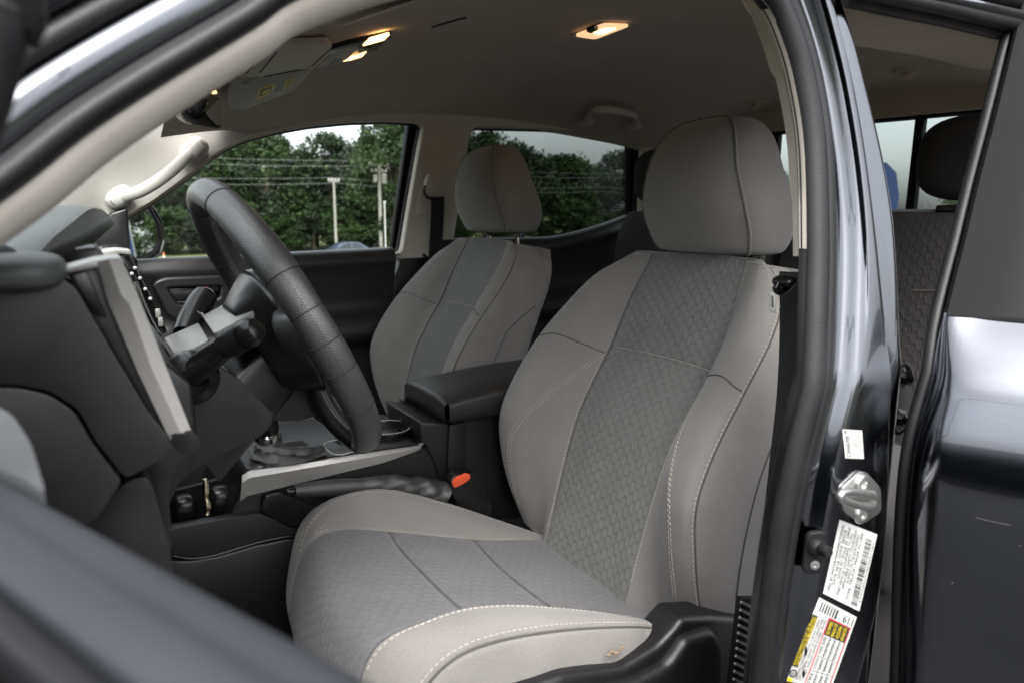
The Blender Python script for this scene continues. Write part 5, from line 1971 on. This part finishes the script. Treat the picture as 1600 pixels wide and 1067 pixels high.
# ------------------------------------------------------------------ centre console
cons = empty("center_console", (0, 0, 0), truck, label="black centre console with silver strip, shifter, hand brake and armrest")
Y0 = .69
mb = MB()
pp = [at(a, b, y=Y0) for a, b in ((372, 772), (376, 744), (386, 728), (480, 720), (652, 694), (668, 700), (680, 720), (690, 760), (682, 900), (380, 960), (300, 940), (360, 800))]
prism(mb, pp, (0, .24, 0), PLAST, .006, 3)
mb.build("console_body", cons, sharp=30)
mb = MB()                                            # long satin strip
rows = []
n = 24
for k in range(n + 1):
    f = k / n
    px = 378 + (658 - 378) * f
    t0 = 737 + (697 - 737) * f
    hgt = 40 - 28 * f - 6 * max(0, f - .8) / .2
    if k == 0:
        t0 += 6
    p_t2 = at(px + 6, t0 - 6, y=Y0 + .016)
    p_t = at(px, t0, y=Y0 - .008)
    p_m = at(px, t0 + hgt * .28, y=Y0 - .012)
    p_b = at(px - 3, t0 + hgt, y=Y0 - .009)
    p_i = at(px - 3, t0 + hgt + 1, y=Y0 + .01)
    rows.append([p_t2, p_t.lerp(p_t2, .1), p_t, p_m, p_m.lerp(p_b, .1), p_b, p_i])
grid(mb, rows, SILVER)
mb.add(rows[0], [list(range(7))], SILVER)
mb.build("trim_strip", cons, sharp=25)
mb = MB()                                            # shift plate
near = [r[0] for r in rows]
grid(mb, [[p + V((0, 0, .0)), p + V((0, .01, .001)), p + V((0, .20, .001)), p + V((0, .22, -.01))] for p in near], GLOSSB)
mb.build("shift_plate", cons, sharp=30)
mb = MB()
dk = [(406, 727), (420, 722), (436, 720), (452, 717)]
for k, t in enumerate("PRND"):
    pass
vs, fs = text_faces("P R N D S")
o00, o10, o01 = at(404, 733, z=1.0655), at(462, 723, z=1.0655), at(408, 726, z=1.0655)
mb.add([o00 + (o10 - o00) * a + (o01 - o00) * b for a, b in vs], fs, WHITE)
tube(mb, [at(401, 735, z=1.0655), at(402, 729, z=1.0655), at(430, 722, z=1.0655)], .0005, WHITE, 4)
mb.build("shift_legend", cons, smooth=False)
bt = empty("shift_lever", (0, 0, 0), truck, label="shift lever with gathered black leather boot")
mb = MB()
rows = []
cb = at(440, 712, z=1.066)
rnd = random.Random(2)
for k in range(17):
    f = k / 16
    c = cb.lerp(at(421, 690, y=cb.y), f) + V((.03 * (1 - f) * .4, 0, 0))
    rx = .046 * (1 - f) ** .8 + .017
    ry = .030 * (1 - f) ** .8 + .017
    row = []
    for j in range(48):
        a = 2 * pi * j / 48
        w = 1 + (.08 * sin(a * 3 + f * 9) + .05 * sin(a * 7 - f * 13)) * sin(pi * min(1, f * 1.1)) ** .7
        row.append(c + V((rx * w * cos(a), ry * w * sin(a), .004 * sin(a * 5 + f * 11) * sin(pi * f))))
    rows.append(row)
grid(mb, rows, LEATHER, cu=True)
mb.build("boot", bt, sharp=0)
mb = MB()
c2 = at(420, 686, y=cb.y)
lathe(mb, c2 + V((0, 0, -.004)), V((-.15, 0, 1)), [(.0175, -.003), (.0185, 0), (.0185, .011), (.0165, .014)], CHROME, 24)
for k in range(7):
    a = 2 * pi * k / 7 + .2
    rbox(mb, c2 + V((.0186 * cos(a), .0186 * sin(a), .002)), (.005, .005, .009), PLASTS, .001, 1)
mb.build("collar", bt, sharp=30)
mb = MB()
lathe(mb, c2 + V((0, 0, .008)), V((-.15, 0, 1)), [(.015, 0), (.018, .01), (.020, .03), (.024, .055), (.026, .075), (.022, .092), (.010, .099), (0, .1)], PLASTS, 24)
mb.build("knob", bt, sharp=0)
# cup holders
for (a, b, r) in ((548, 695, .036), (602, 690, .040)):
    mb = MB()
    c = at(a, b, z=1.066)
    c = V((c.x + .035, .775, 1.062))
    lathe(mb, c, (0, 0, 1), [(r + .004, -.001), (r + .0035, .0025), (r, .0028), (r - .001, -.002), (r - .004, -.03), (r - .006, -.05), (0, -.05)], CHROME if False else PLASTS, 36)
    tube(mb, [c + V((cos(q) * (r + .002), sin(q) * (r + .002), .002)) for q in [2 * pi * k / 48 for k in range(48)]], .0016, SILVER, 6, closed=True)
    mb.build("cup_holder", cons, sharp=40)
mb = MB()
fr_ = [at(a, b, z=1.0675) for a, b in ((508, 692), (560, 682), (582, 684), (560, 702), (524, 710))]
tube(mb, smooth_path(fr_, 30, True), .0010, SILVER, 6, closed=True)
mb.build("cup_rim", cons, sharp=0)
# bin with padded lid
mb = MB()
pp = [at(a, b, y=.70) for a, b in ((655, 658), (700, 661), (835, 632), (835, 800), (806, 812), (700, 800), (676, 720), (660, 690))]
prism(mb, pp, (0, .165, 0), PLAST, .006, 3)
mb.build("bin", cons, sharp=30)
mb = MB()
pp = [at(a, b, y=.692) for a, b in ((703, 664), (728, 659), (728, 720), (720, 770), (704, 780), (700, 720))]
prism(mb, roundpoly(pp, .004, 2), (0, .01, 0), PLAST, .003, 2)
mb.build("bin_trim", cons, sharp=30)
mb = MB()
lid = [at(a, b, y=.685) for a, b in ((698, 642), (703, 633), (760, 622), (826, 608), (840, 606), (840, 632), (830, 636), (712, 660), (700, 660))]
zt = max(p.z for p in lid)
xf = at(700, 645, y=.685).x
bm = bmesh.new()
x0_, x1_, y0_, y1_ = xf, xf + .30, .685, .865
zl0, zl1 = at(700, 660, y=.685).z, at(703, 622, y=.685).z
# gently crowned lid
R = []
nx, ny = 30, 24
def lidz(u, v):
    return .006 * (1 - (2 * u - 1) ** 2) + .008 * (1 - (2 * v - 1) ** 4) + .045 * u * .35
outl = []
for v in range(ny + 1):
    row = []
    for u in range(nx + 1):
        uu, vv = u / nx, v / ny
        row.append(V((x0_ + (x1_ - x0_) * uu, y0_ + (y1_ - y0_) * vv, zl1 - .008 + lidz(uu, vv))))
    R.append(row)
grid(mb, R, VINYL)
def skirt(line, out):
    rows = []
    for p in line:
        o = V(out)
        rows.append([p, p + o * .004 + V((0, 0, -.002)), p + o * .007 + V((0, 0, -.007)), p + o * .007 + V((0, 0, -.020)), V((p.x, p.y, max(zl0, p.z - .05))) + o * .006, V((p.x, p.y, max(zl0, p.z - .05))) + o * -.01])
    grid(mb, rows, VINYL)
skirt(R[0], (0, -1, 0))
skirt([r[0] for r in R], (-1, 0, 0))
skirt(R[-1], (0, 1, 0))
mb.build("armrest_lid", cons, sharp=0)
mb = MB()
pp = [at(a, b, y=.80) for a, b in ((644, 634), (668, 640), (668, 654), (646, 648))]
prism(mb, pp, (0, .07, 0), GLOSSB, .002, 2)
mb.build("lid_latch", cons, sharp=30)
# console flank toward the seat
mb = MB()
pp = [at(a, b, y=.675) for a, b in ((262, 830), (270, 826), (405, 801), (432, 812), (452, 824), (480, 827), (560, 822), (720, 800), (720, 1000), (262, 1000), (256, 870))]
prism(mb, roundpoly(pp, .006, 3), (0, .02, 0), PLAST, .004, 3)
tube(mb, smooth_path([at(a, b, y=.673) for a, b in ((270, 868), (300, 872), (340, 866), (400, 848), (450, 838), (490, 838))], 30), .0030, PLASTS, 8)
pp = [at(a, b, y=.668) for a, b in ((262, 876), (300, 876), (342, 869), (400, 852), (450, 842), (490, 842), (490, 1000), (262, 1000))]
prism(mb, pp, (0, .012, 0), PLAST, .003, 2)
mb.build("console_flank", cons, sharp=0)
mb = MB()                                            # hand brake well
pp = [at(a, b, y=.672) for a, b in ((408, 800), (412, 776), (436, 768), (460, 776), (490, 790), (560, 792), (700, 780), (700, 830), (450, 822))]
prism(mb, roundpoly(pp, .008, 3), (0, .01, 0), PLASTS, .004, 3)
mb.build("brake_well", cons, sharp=0)
mb = MB()                                            # open pocket below the dash
prism(mb, [at(a, b, y=.80) for a, b in ((262, 770), (376, 740), (376, 800), (270, 830))], (0, .01, 0), RUBBER, 0, 1)
for a, b, w in ((288, 800, 30), (345, 785, 22)):
    blob(mb, at(a, b, y=.74), .018, .02, .028, PLASTS, 10, None, .6)
mb.build("storage_pocket", cons, sharp=30)
hb = empty("hand_brake", (0, 0, 0), truck, label="black hand brake lever with wrinkled leather boot")
mb = MB()
path = smooth_path([at(a, b, y=.655) for a, b in ((460, 767), (500, 763), (540, 760), (565, 759))], 24)
tube(mb, path, .0125, LEATHER, 16, scale=lambda f: .82 + .25 * sin(f * 2.4))
mb.build("grip", hb, sharp=0)
mb = MB()
lathe(mb, at(459, 767, y=.655), at(448, 768, y=.655) - at(459, 767, y=.655), [(.0055, 0), (.0055, .009), (.0045, .011), (0, .011)], PLASTS, 14)
mb.build("release_button", hb, sharp=40)
mb = MB()
rows = []
pth = smooth_path([at(a, b, y=.66) for a, b in ((560, 759), (590, 757), (620, 758), (650, 763), (672, 768), (690, 775))], 40)
fr = frames(pth, (0, 1, 0))
for k, (p, (t, s, b)) in enumerate(zip(pth, fr)):
    f = k / 40
    r = .013 + .012 * f
    row = []
    for j in range(40):
        a = 2 * pi * j / 40
        w = 1 + (.08 * sin(a * 2 + f * 22) + .05 * sin(a * 5 - f * 31)) * min(1, f * 3)
        row.append(p + s * (r * w * cos(a)) + b * (r * w * sin(a)))
    rows.append(row)
grid(mb, rows, LEATHER, cu=True)
mb.build("boot", hb, sharp=0)
bu = empty("belt_buckle", (0, 0, 0), truck, label="black seat belt buckle with an orange red button")
mb = MB()
pp = [at(a, b, y=.655) for a, b in ((703, 752), (712, 741), (742, 738), (752, 748), (770, 790), (765, 812), (728, 815), (708, 775))]
prism(mb, roundpoly(pp, .006, 3), (0, .022, 0), PLASTS, .005, 3)
mb.build("buckle_body", bu, sharp=0)
mb = MB()
pp = [at(a, b, y=.6535) for a, b in ((706, 752), (714, 744), (728, 739), (735, 741), (735, 748), (722, 757), (710, 762))]
prism(mb, roundpoly(pp, .002, 2), (0, .004, 0), ORANGE, .0012, 2)
mb.build("release_button", bu, sharp=30)

crumb = MB()
rnd = random.Random(8)
base = at(958, 1018, y=.172)
for k in range(7):
    blob(crumb, base + V((-.008 + .0035 * k, -.001 + rnd.uniform(-.001, .001), .002 * sin(k * 1.3))), rnd.uniform(.002, .0036), .002, rnd.uniform(.0014, .003), DUST, 6)
cr_ = crumb.build("dried_mud_crumb", None, sharp=0)
cr_["label"] = "dried brown mud crumb on the side of the driver's cushion"
cr_["category"] = "mud crumb"
# ------------------------------------------------------------------ far side mirror
MC = at(222, 362, y=1.74)
dm = (MC - EYE).normalized()
rm = V((.965, .20, .055)).normalized()
MN = (rm - dm).normalized()
sm = empty("side_mirror", (0, 0, 0), truck, label="black far side mirror reflecting sky and trees")
mb = MB()
gp = roundpoly([meet(a, b, MC, MN) for a, b in ((190, 326), (214, 325), (231, 331), (243, 350), (246, 374), (241, 389), (229, 397), (210, 402), (190, 403))], .006, 3)
mb.add(gp, [list(range(len(gp)))], MIRROR)
mb.build("mirror_glass", sm, smooth=False)
mb = MB()
op = roundpoly([meet(a, b, MC, MN) for a, b in ((184, 316), (216, 317), (238, 324), (252, 348), (256, 376), (250, 397), (234, 408), (210, 412), (184, 412))], .008, 3)
prism(mb, [p - MN * .004 for p in op], -MN * .07, PLASTS, .012, 4)
tube(mb, [p + MN * .001 for p in op], .004, PLASTS, 8, closed=True)
mb.build("mirror_housing", sm, sharp=0)

# ------------------------------------------------------------------ ground, road, lot
ZL = -2.0
yr0, yr1 = at(250, 409, z=ZL).y, at(250, 403.0, z=ZL).y
yt = at(250, 398.5, z=ZL).y
def gz(x, y):
    def st(a, b, t):
        t = min(1, max(0, (t - a) / (b - a)))
        return t * t * (3 - 2 * t)
    return ZL * st(9, 30, y)
GRASS = mat("lawn", (0.115, 0.135, 0.040), 1.0, var=.35, vscale=.6)
ASPH = mat("lot asphalt", (0.045, 0.045, 0.046), .9, var=.2, vscale=1.5, bump=.4, bscale=60)
ROAD = mat("road asphalt", (0.20, 0.195, 0.185), .9, var=.1, vscale=.4)
mb = MB()
gx = [-1500, -400, -150] + [-90 + 6 * k for k in range(46)] + [250, 500, 1500]
gy = [-1500, -400, -120, -60] + [-40 + 3 * k for k in range(54)] + [160, 300, 700, 1500]
grid(mb, [[V((x, y, gz(x, y) - .012)) for x in gx] for y in gy], GRASS)
o = mb.build("ground", None, sharp=0)
o["kind"] = "structure"
mb = MB()
ly = [-22 + 1.55 * k for k in range(21)]
grid(mb, [[V((x, y, gz(x, y))) for x in (-60, -20, 0, 20, 70)] for y in ly], ASPH)
o = mb.build("parking_lot", None, sharp=0)
o["kind"] = "structure"
mb = MB()
grid(mb, [[V((x, y, ZL - .004 + (0 if y in (yr0, yr1) else .05))) for x in (-300, -100, 0, 100, 400)] for y in (yr0, yr0 * .5 + yr1 * .5, yr1)], ROAD)
o = mb.build("road", None, sharp=0)
o["kind"] = "structure"

# ------------------------------------------------------------------ trees
LEAF = []
for k, c in enumerate(((0.017, 0.036, 0.008), (0.024, 0.050, 0.010), (0.010, 0.023, 0.007), (0.042, 0.062, 0.014))):
    LEAF.append(mat(f"leaf green {k}", c, .6, var=.35, vscale=1.1, spec=.3))
BARK = mat("bark", (.10, .08, .06), .9, var=.3, vscale=4)
def tree_mesh(seed, n_cl, per, spread, leafm):
    """a broadleaf tree ten metres tall: (crown mesh, trunk mesh)"""
    rnd = random.Random(seed)
    mb = MB()
    cl = []
    for k in range(n_cl):
        a = rnd.uniform(0, 2 * pi)
        h = rnd.random() ** .85
        r = spread * sqrt(max(.04, 1 - (h * 1.7 - .75) ** 2)) * rnd.uniform(.35, 1.0)
        if rnd.random() < .12:
            r *= 1.25
        cl.append((V((r * cos(a), r * sin(a), .8 + 8.4 * h + rnd.uniform(-.4, .6))), rnd.uniform(.55, 1.15)))
    cl.append((V((rnd.uniform(-.6, .6), rnd.uniform(-.5, .5), 9.35)), .6))
    verts, faces, mm = [], [], []
    for c, s in cl:
        m = rnd.choice([0, 0, 1, 2]) if leafm is None else leafm
        for q in range(per):
            d = V((rnd.gauss(0, 1), rnd.gauss(0, 1), rnd.gauss(0, .8)))
            d = d.normalized() * s * rnd.random() ** .4
            p = c + d
            u = V((rnd.gauss(0, 1), rnd.gauss(0, 1), rnd.gauss(0, 1))).normalized()
            w = u.cross(V((rnd.gauss(0, 1), rnd.gauss(0, 1), rnd.gauss(0, 1)))).normalized()
            L = rnd.uniform(.09, .21)
            o = len(verts)
            verts += [p - u * L, p + w * L * .55, p + u * L, p - w * L * .55]
            faces.append((o, o + 1, o + 2, o + 3))
            mm.append(m if rnd.random() < .8 else rnd.randrange(4))
    mb.add(verts, faces, lambda k: LEAF[mm[k]])
    crown = mb
    mt = MB()
    tube(mt, smooth_path([V((0, 0, -.3)), V((.1, 0, 2)), V((-.05, .1, 4.5)), V((.1, 0, 7.5))], 16), .24, BARK, 8, scale=lambda f: 1.2 - f)
    for k in range(8):
        c = rnd.choice(cl)[0]
        z0 = rnd.uniform(2, 6)
        tube(mt, smooth_path([V((0, 0, z0)), V((c.x * .4, c.y * .4, (z0 + c.z) / 2)), c], 6), .07, BARK, 5, scale=lambda f: 1.1 - .8 * f)
    return crown, mt
protos = []
for k, (ncl, per, spr, lm) in enumerate(((64, 150, 2.7, None), (56, 160, 3.2, None), (70, 140, 2.3, 1), (58, 150, 2.9, 2))):
    c, t = tree_mesh(11 + k, ncl, per, spr, lm)
    r = empty("tree", (0, 0, 0))
    t.build("trunk", r, sharp=0)
    c.build("crown", r, smooth=False)
    protos.append(r)
used = [False] * 4
rnd = random.Random(77)
def put_tree(x, y, z, h, k, label, group="trees beyond the road", wide=1.0):
    if not used[k]:
        r = protos[k]
        used[k] = True
    else:
        r = protos[k].copy()
        COL.objects.link(r)
        for ch in protos[k].children:
            c = ch.copy()
            COL.objects.link(c)
            c.parent = r
    s = h / 9.9
    r.location = (x, y, z)
    r.scale = (s * wide, s * wide, s)
    r.rotation_euler = (0, 0, rnd.uniform(0, 6.28))
    r["label"] = label
    r["category"] = "tree"
    r["group"] = group
    return r
def tree_at(px, top, k, label, extra=0.0, wide=1.0, group="trees beyond the road"):
    dpt = yt + 3 + extra
    b = at(px, 398, y=dpt)
    t = at(px, top, y=dpt)
    put_tree(b.x, dpt, ZL, t.z - ZL, k, label, group, wide)
COMMON = "dark green broadleaf tree in the dense row beyond the road"
tree_at(612, 178, 1, "tallest pale green tree beside the right utility pole", -5, 1.0)
tree_at(655, 172, 0, "tall leafy tree behind the centre pillar, right of both utility poles", -4, 1.0)
tree_at(425, 205, 0, "broad tall tree left of the sky gap in the front window", 0, 1.35)
tree_at(520, 209, 3, "tall dark tree right behind the thin utility pole", 1, 1.15)
tree_at(766, 203, 2, "pointed tree top rising over the far headrest", 0, 1.0)
tree_at(962, 236, 3, "rounded tree at the right edge of the tinted window", 0, 1.0)
for px, top, k, ex, w in ((225, 290, 1, 2, 1.3), (262, 268, 3, 0, 1.2), (300, 252, 0, 3, 1.2), (345, 240, 1, 1, 1.2), (385, 225, 2, 4, 1.3), (468, 222, 1, 3, 1.3), (495, 250, 0, 6, 1.3), (560, 228, 1, 4, 1.25), (585, 214, 2, 2, 1.1),
                          (690, 200, 1, 2, 1.2), (725, 214, 3, 0, 1.2), (800, 222, 0, 2, 1.2), (832, 240, 1, 1, 1.3), (862, 244, 3, 3, 1.3), (892, 242, 2, 0, 1.3), (922, 252, 1, 3, 1.4), (1000, 240, 0, 1, 1.3), (1045, 246, 1, 2, 1.3)):
    tree_at(px, top, k, COMMON, ex, w)
for i in range(12):                                   # the row runs on past both sides of the windows
    x = (-52 + 6.2 * i) if i < 7 else (62 + 7 * (i - 7))
    put_tree(x, yt + 3 + 2 * (i % 3), ZL, 9.0 + 1.6 * ((i * 5) % 4) / 3, i % 4, COMMON, wide=1.3)
# understory closing the foot of the row
UND = "low bushy green tree at the foot of the tree row"
for i, px in enumerate((230, 275, 318, 362, 405, 450, 492, 535, 578, 620, 665, 710, 755, 800, 845, 890, 935, 980)):
    tree_at(px, 318 + 14 * (i % 3) - 6 * (i % 2), (i * 3 + 1) % 4, UND, -2 - (i % 2) * 1.5, 2.3, "low trees at the foot of the tree row")
# trees behind the truck and across the lot, met in the mirrors, the paint and the back window
BEH = "dark green tree across the lot behind the truck"
for i, (x, y) in enumerate(((46, 30), (52, 22), (55, 14), (58, 8), (62, 1), (60, -7), (63, -14))):
    put_tree(x, y, gz(x, y), 6.5 + 2.0 * ((i * 7) % 3) / 2, i % 4, BEH, "trees across the lot behind the truck", 1.3)
LOT = "tree on the near side of the lot, behind the photographer"
for i in range(11):
    put_tree(-46 + 8.5 * i + 2 * (i % 2), -34 - 3 * (i % 3), 0, 7.5 + 2.2 * ((i * 5) % 4) / 3, (i * 3) % 4, LOT, "trees on the near side of the lot", 1.35)

for i, (x, y) in enumerate(((-42, -24), (-47, -14), (-45, -4), (-50, 7), (-46, 17))):
    put_tree(x, y, gz(x, y), 7.0 + 2.0 * ((i * 3) % 4) / 3, i % 4, "tree ahead of the truck at the end of the lot", "trees ahead of the truck", 1.35)

# yellow bush and blue banners
def reflect_at(px, py, t):
    p = meet(px, py, MC, MN)
    d = ray(px, py).normalized()
    r = d - MN * 2 * d.dot(MN)
    return p, p + r * t
YL = mat("yellow bush leaf", (.42, .33, .03), .7, var=.3, vscale=3)
_, yb = reflect_at(214, 392, 24)
rb_ = random.Random(4)
mb = MB()
vs, fs = [], []
for k in range(1500):
    d = V((rb_.gauss(0, 1), rb_.gauss(0, 1), rb_.gauss(0, .9))).normalized() * rb_.random() ** .3
    p = V((yb.x, yb.y, .75)) + V((d.x * 1.0, d.y * 1.0, d.z * .8))
    u = V((rb_.gauss(0, 1), rb_.gauss(0, 1), rb_.gauss(0, 1))).normalized() * .09
    w = u.cross(V((rb_.gauss(0, 1), rb_.gauss(0, 1), rb_.gauss(0, 1)))).normalized() * .05
    o = len(vs)
    vs += [p - u, p + w, p + u, p - w]
    fs.append((o, o + 1, o + 2, o + 3))
mb.add(vs, fs, YL)
o = mb.build("bush", None, smooth=False)
o["label"] = "yellow leafed bush seen in the far side mirror"
o["category"] = "bush"
BLUE = mat("blue banner cloth", (.012, .03, .10), .7, var=.1, vscale=2)
def banner(loc, w, h, face, label):
    r = empty("feather_banner", loc, None, label=label, category="banner", group="blue banners on the lot")
    f = V(face).normalized()
    s = f.cross(V((0, 0, 1))).normalized()
    mb = MB()
    outl = [(0, .7), (w, .7), (w, h * .75), (w * .8, h * .92), (w * .35, h), (0, h)]
    prism(mb, [s * (a - w / 2) + V((0, 0, b)) for a, b in outl], f * .012, BLUE, 0, 1)
    mb.build("flag", r, sharp=30)
    mb = MB()
    tube(mb, [s * (-w / 2) + V((0, 0, -.02)), s * (-w / 2) + V((0, 0, h))], .02, ZINC, 8)
    lathe(mb, s * (-w / 2), (0, 0, 1), [(.2, 0), (.2, .04), (.03, .06)], PLASTS, 16)
    mb.build("pole", r, sharp=30)
    return r
p_, q_ = reflect_at(191, 365, 22)
banner((q_.x, q_.y, 0), .45, 4.2, q_ - V((p_.x, p_.y, q_.z)), "blue banner seen at the edge of the far side mirror")
q = at(1402, 300, x=13.5)
banner((q.x, q.y + .2, gz(q.x, q.y)), .42, 2.5, V((q.x, q.y, 0)) - V((EYE.x, EYE.y, 0)), "blue banner seen through the back window")

# ------------------------------------------------------------------ utility poles, power lines, sign post
CONC = mat("weathered pole", (.26, .25, .225), .9, var=.15, vscale=3)
ypole = yt - 3.0
def pole(px, top, r, lean_, label, arms):
    b, t = at(px, 398, y=ypole), at(px - lean_, top, y=ypole)
    o = empty("utility_pole", (b.x, ypole, ZL), None, label=label, category="utility pole")
    mb = MB()
    tube(mb, [V((0, 0, -.3)), V((0, 0, t.z - ZL))], r, CONC, 10, scale=lambda f: 1.1 - .3 * f)
    mb.build("post", o, sharp=0)
    for dz, ln in arms:
        mb = MB()
        rbox(mb, (0, 0, t.z - ZL - dz), (ln, .12, .14), CONC, .01, 1)
        for s in (-.45, -.2, .2, .45):
            lathe(mb, V((ln * s, 0, t.z - ZL - dz + .07)), (0, 0, 1), [(.05, 0), (.07, .08), (.04, .16), (0, .2)], WHITE, 8)
        mb.build("crossarm", o)
    return o, t
p1, t1 = pole(526, 279, .12, 3, "thin pale utility pole left of the distant car", [(.25, 1.0)])
p2, t2 = pole(596, 254, .17, 5, "thick utility pole with transformer right of the distant car", [(.25, 1.9), (.8, 1.5)])
mb = MB()
lathe(mb, V((.42, -.1, t2.z - ZL - 1.9)), (0, 0, 1), [(0, 0), (.24, .02), (.26, .1), (.26, .8), (.2, .9), (0, .92)], CONC, 14)
lathe(mb, V((-.42, -.1, t2.z - ZL - 1.8)), (0, 0, 1), [(0, 0), (.18, .02), (.2, .1), (.2, .6), (.15, .7), (0, .72)], CONC, 14)
mb.build("transformer", p2, sharp=30)
WIRE = mat("power line aluminium", (.24, .25, .24), .6)
for (pa_, dz, lab) in ((t2, .15, "topmost power line crossing in front of the trees"), (t2, -.32, "second power line just below the topmost one"), (t1, .05, "third power line, level with the thin pole's top"), (t1, -.42, "lowest power line crossing in front of the trees")):
    mb = MB()
    pts = []
    for k in range(-6, 9):
        for s in range(8):
            f = k + s / 8
            pts.append(V((pa_.x + f * 30, ypole - .1, pa_.z + dz - .45 * (1 - (2 * (f % 1.0) - 1) ** 2))))
    tube(mb, pts, .012, WIRE, 5)
    o = mb.build("power_line", None, sharp=0)
    o["label"] = lab
    o["category"] = "power line"
    o["group"] = "power lines in front of the trees"
b_ = at(603, 400, y=ypole - 3)
sp_ = empty("sign_post", (b_.x, ypole - 3, ZL), None, label="thin white post right of the thick utility pole", category="post")
mb = MB()
tt = at(600, 316, y=ypole - 3)
tube(mb, [V((0, 0, -.2)), V((0, 0, tt.z - ZL))], .055, WHITE, 8)
mb.build("post", sp_, sharp=0)
mb = MB()
rbox(mb, (0, 0, tt.z - ZL), (.22, .12, .14), WHITE, .02, 2)
mb.build("post_cap", sp_)

# ------------------------------------------------------------------ traffic cone, distant car
cone_p = at(257, 412, z=ZL)
cn_ = empty("traffic_cone", (cone_p.x, cone_p.y, gz(cone_p.x, cone_p.y)), None, label="orange traffic cone with a pale band on the grass verge", category="traffic cone")
ORC = mat("cone orange", (.75, .13, .04), .6)
mb = MB()
lathe(mb, (0, 0, .03), (0, 0, 1), [(.17, 0), (.03, .68), (.02, .69), (0, .69)], ORC, 20)
mb.build("cone_body", cn_, sharp=40)
mb = MB()
lathe(mb, (0, 0, .03), (0, 0, 1), [(.103, .335), (.068, .505)], WHITE, 20)
mb.build("reflective_band", cn_, sharp=0)
mb = MB()
rbox(mb, (0, 0, .018), (.38, .38, .036), ORC, .012, 2)
mb.build("base", cn_)

cp = at(541, 408.5, z=ZL)
CARP = mat("car blue grey paint", (.055, .07, .11), .3, metal=.3, coat=1.0, var=.03)
CARG = mat("car glass", (.02, .025, .03), .05, var=0)
car = empty("parked_car", (cp.x, cp.y, ZL), None, label="small dark blue car far off on the road beyond the window", category="car")
mb = MB()
prof_lo = [(-2.2, .30), (-2.25, .55), (-2.1, .80), (-1.3, .88), (-.9, .92), (1.0, .95), (1.6, .92), (2.15, .86), (2.25, .60), (2.2, .30)]
rows = []
for k in range(13):
    y = -.88 + 1.76 * k / 12
    s = 1 - .06 * abs(2 * k / 12 - 1) ** 4
    rows.append([V((a * s, y, b if b < .7 else .7 + (b - .7) * (1 - .25 * abs(2 * k / 12 - 1) ** 3))) for a, b in prof_lo])
grid(mb, rows, CARP, cu=True)
for r in (rows[0], rows[-1]):
    mb.add(r, [list(range(len(r)))], CARP)
mb.build("body", car, sharp=40)
mb = MB()
cab = [(-1.15, .90), (-.45, 1.36), (.15, 1.44), (.75, 1.40), (1.55, .94)]
rows = []
for k in range(9):
    u = 2 * k / 8 - 1
    rows.append([V((a, u * (.80 - .22 * (b - .9)), b - .03 * u * u)) for a, b in cab])
grid(mb, rows, CARP)
for r in (rows[0], rows[-1]):
    mb.add(r, [list(range(len(r)))], CARP)
mb.build("cabin", car, sharp=40)
for sgn in (-1, 1):
    for win in (((-.95, .96), (-.42, 1.30), (.12, 1.37), (.12, .97)), ((.20, .97), (.20, 1.37), (.70, 1.33), (1.25, .98))):
        mb = MB()
        prism(mb, [V((a, sgn * (.803 - .22 * (b - .9)), b - .03)) for a, b in win], (0, sgn * .012, 0), CARG, 0, 1)
        mb.build("window", car)
for a in (-1.38, 1.38):
    for sgn in (-1, 1):
        w = MB()
        lathe(w, (a, sgn * .72, .31), (0, sgn, 0), [(.0, 0), (.31, 0), (.32, .03), (.32, .17), (.29, .19), (.20, .19)], RUBBER, 20)
        wo = w.build("wheel", car, sharp=30)
        w = MB()
        lathe(w, (a, sgn * .72, .31), (0, sgn, 0), [(.20, .188), (.19, .17), (.06, .18), (0, .19)], ZINC, 14)
        w.build("rim", wo, sharp=30)
for sgn in (-1, 1):
    mb = MB()
    blob(mb, (-2.12, sgn * .62, .68), .10, .18, .08, WHITE, 8)
    mb.build("headlight", car, sharp=0)
    mb = MB()
    blob(mb, (2.16, sgn * .66, .72), .08, .15, .08, RED, 8)
    mb.build("tail_light", car, sharp=0)
car.rotation_euler = (0, 0, radians(4))

# the truck's far wheels are out of sight; its own body stands on the lot
for i, (x, y) in enumerate(((-.95, 1.50), (-.95, .08), (2.3, 1.50), (2.3, .10))):
    w = MB()
    lathe(w, (x, y, .39), (0, 1 if y > .5 else -1, 0), [(0, -.12), (.37, -.12), (.39, -.09), (.39, .09), (.36, .12), (.24, .12)], RUBBER, 28)
    wo = w.build("wheel", truck, sharp=30)
    w = MB()
    lathe(w, (x, y, .39), (0, 1 if y > .5 else -1, 0), [(.24, .118), (.23, .09), (.07, .10), (0, .11)], ZINC, 20)
    w.build("rim", wo, sharp=30)
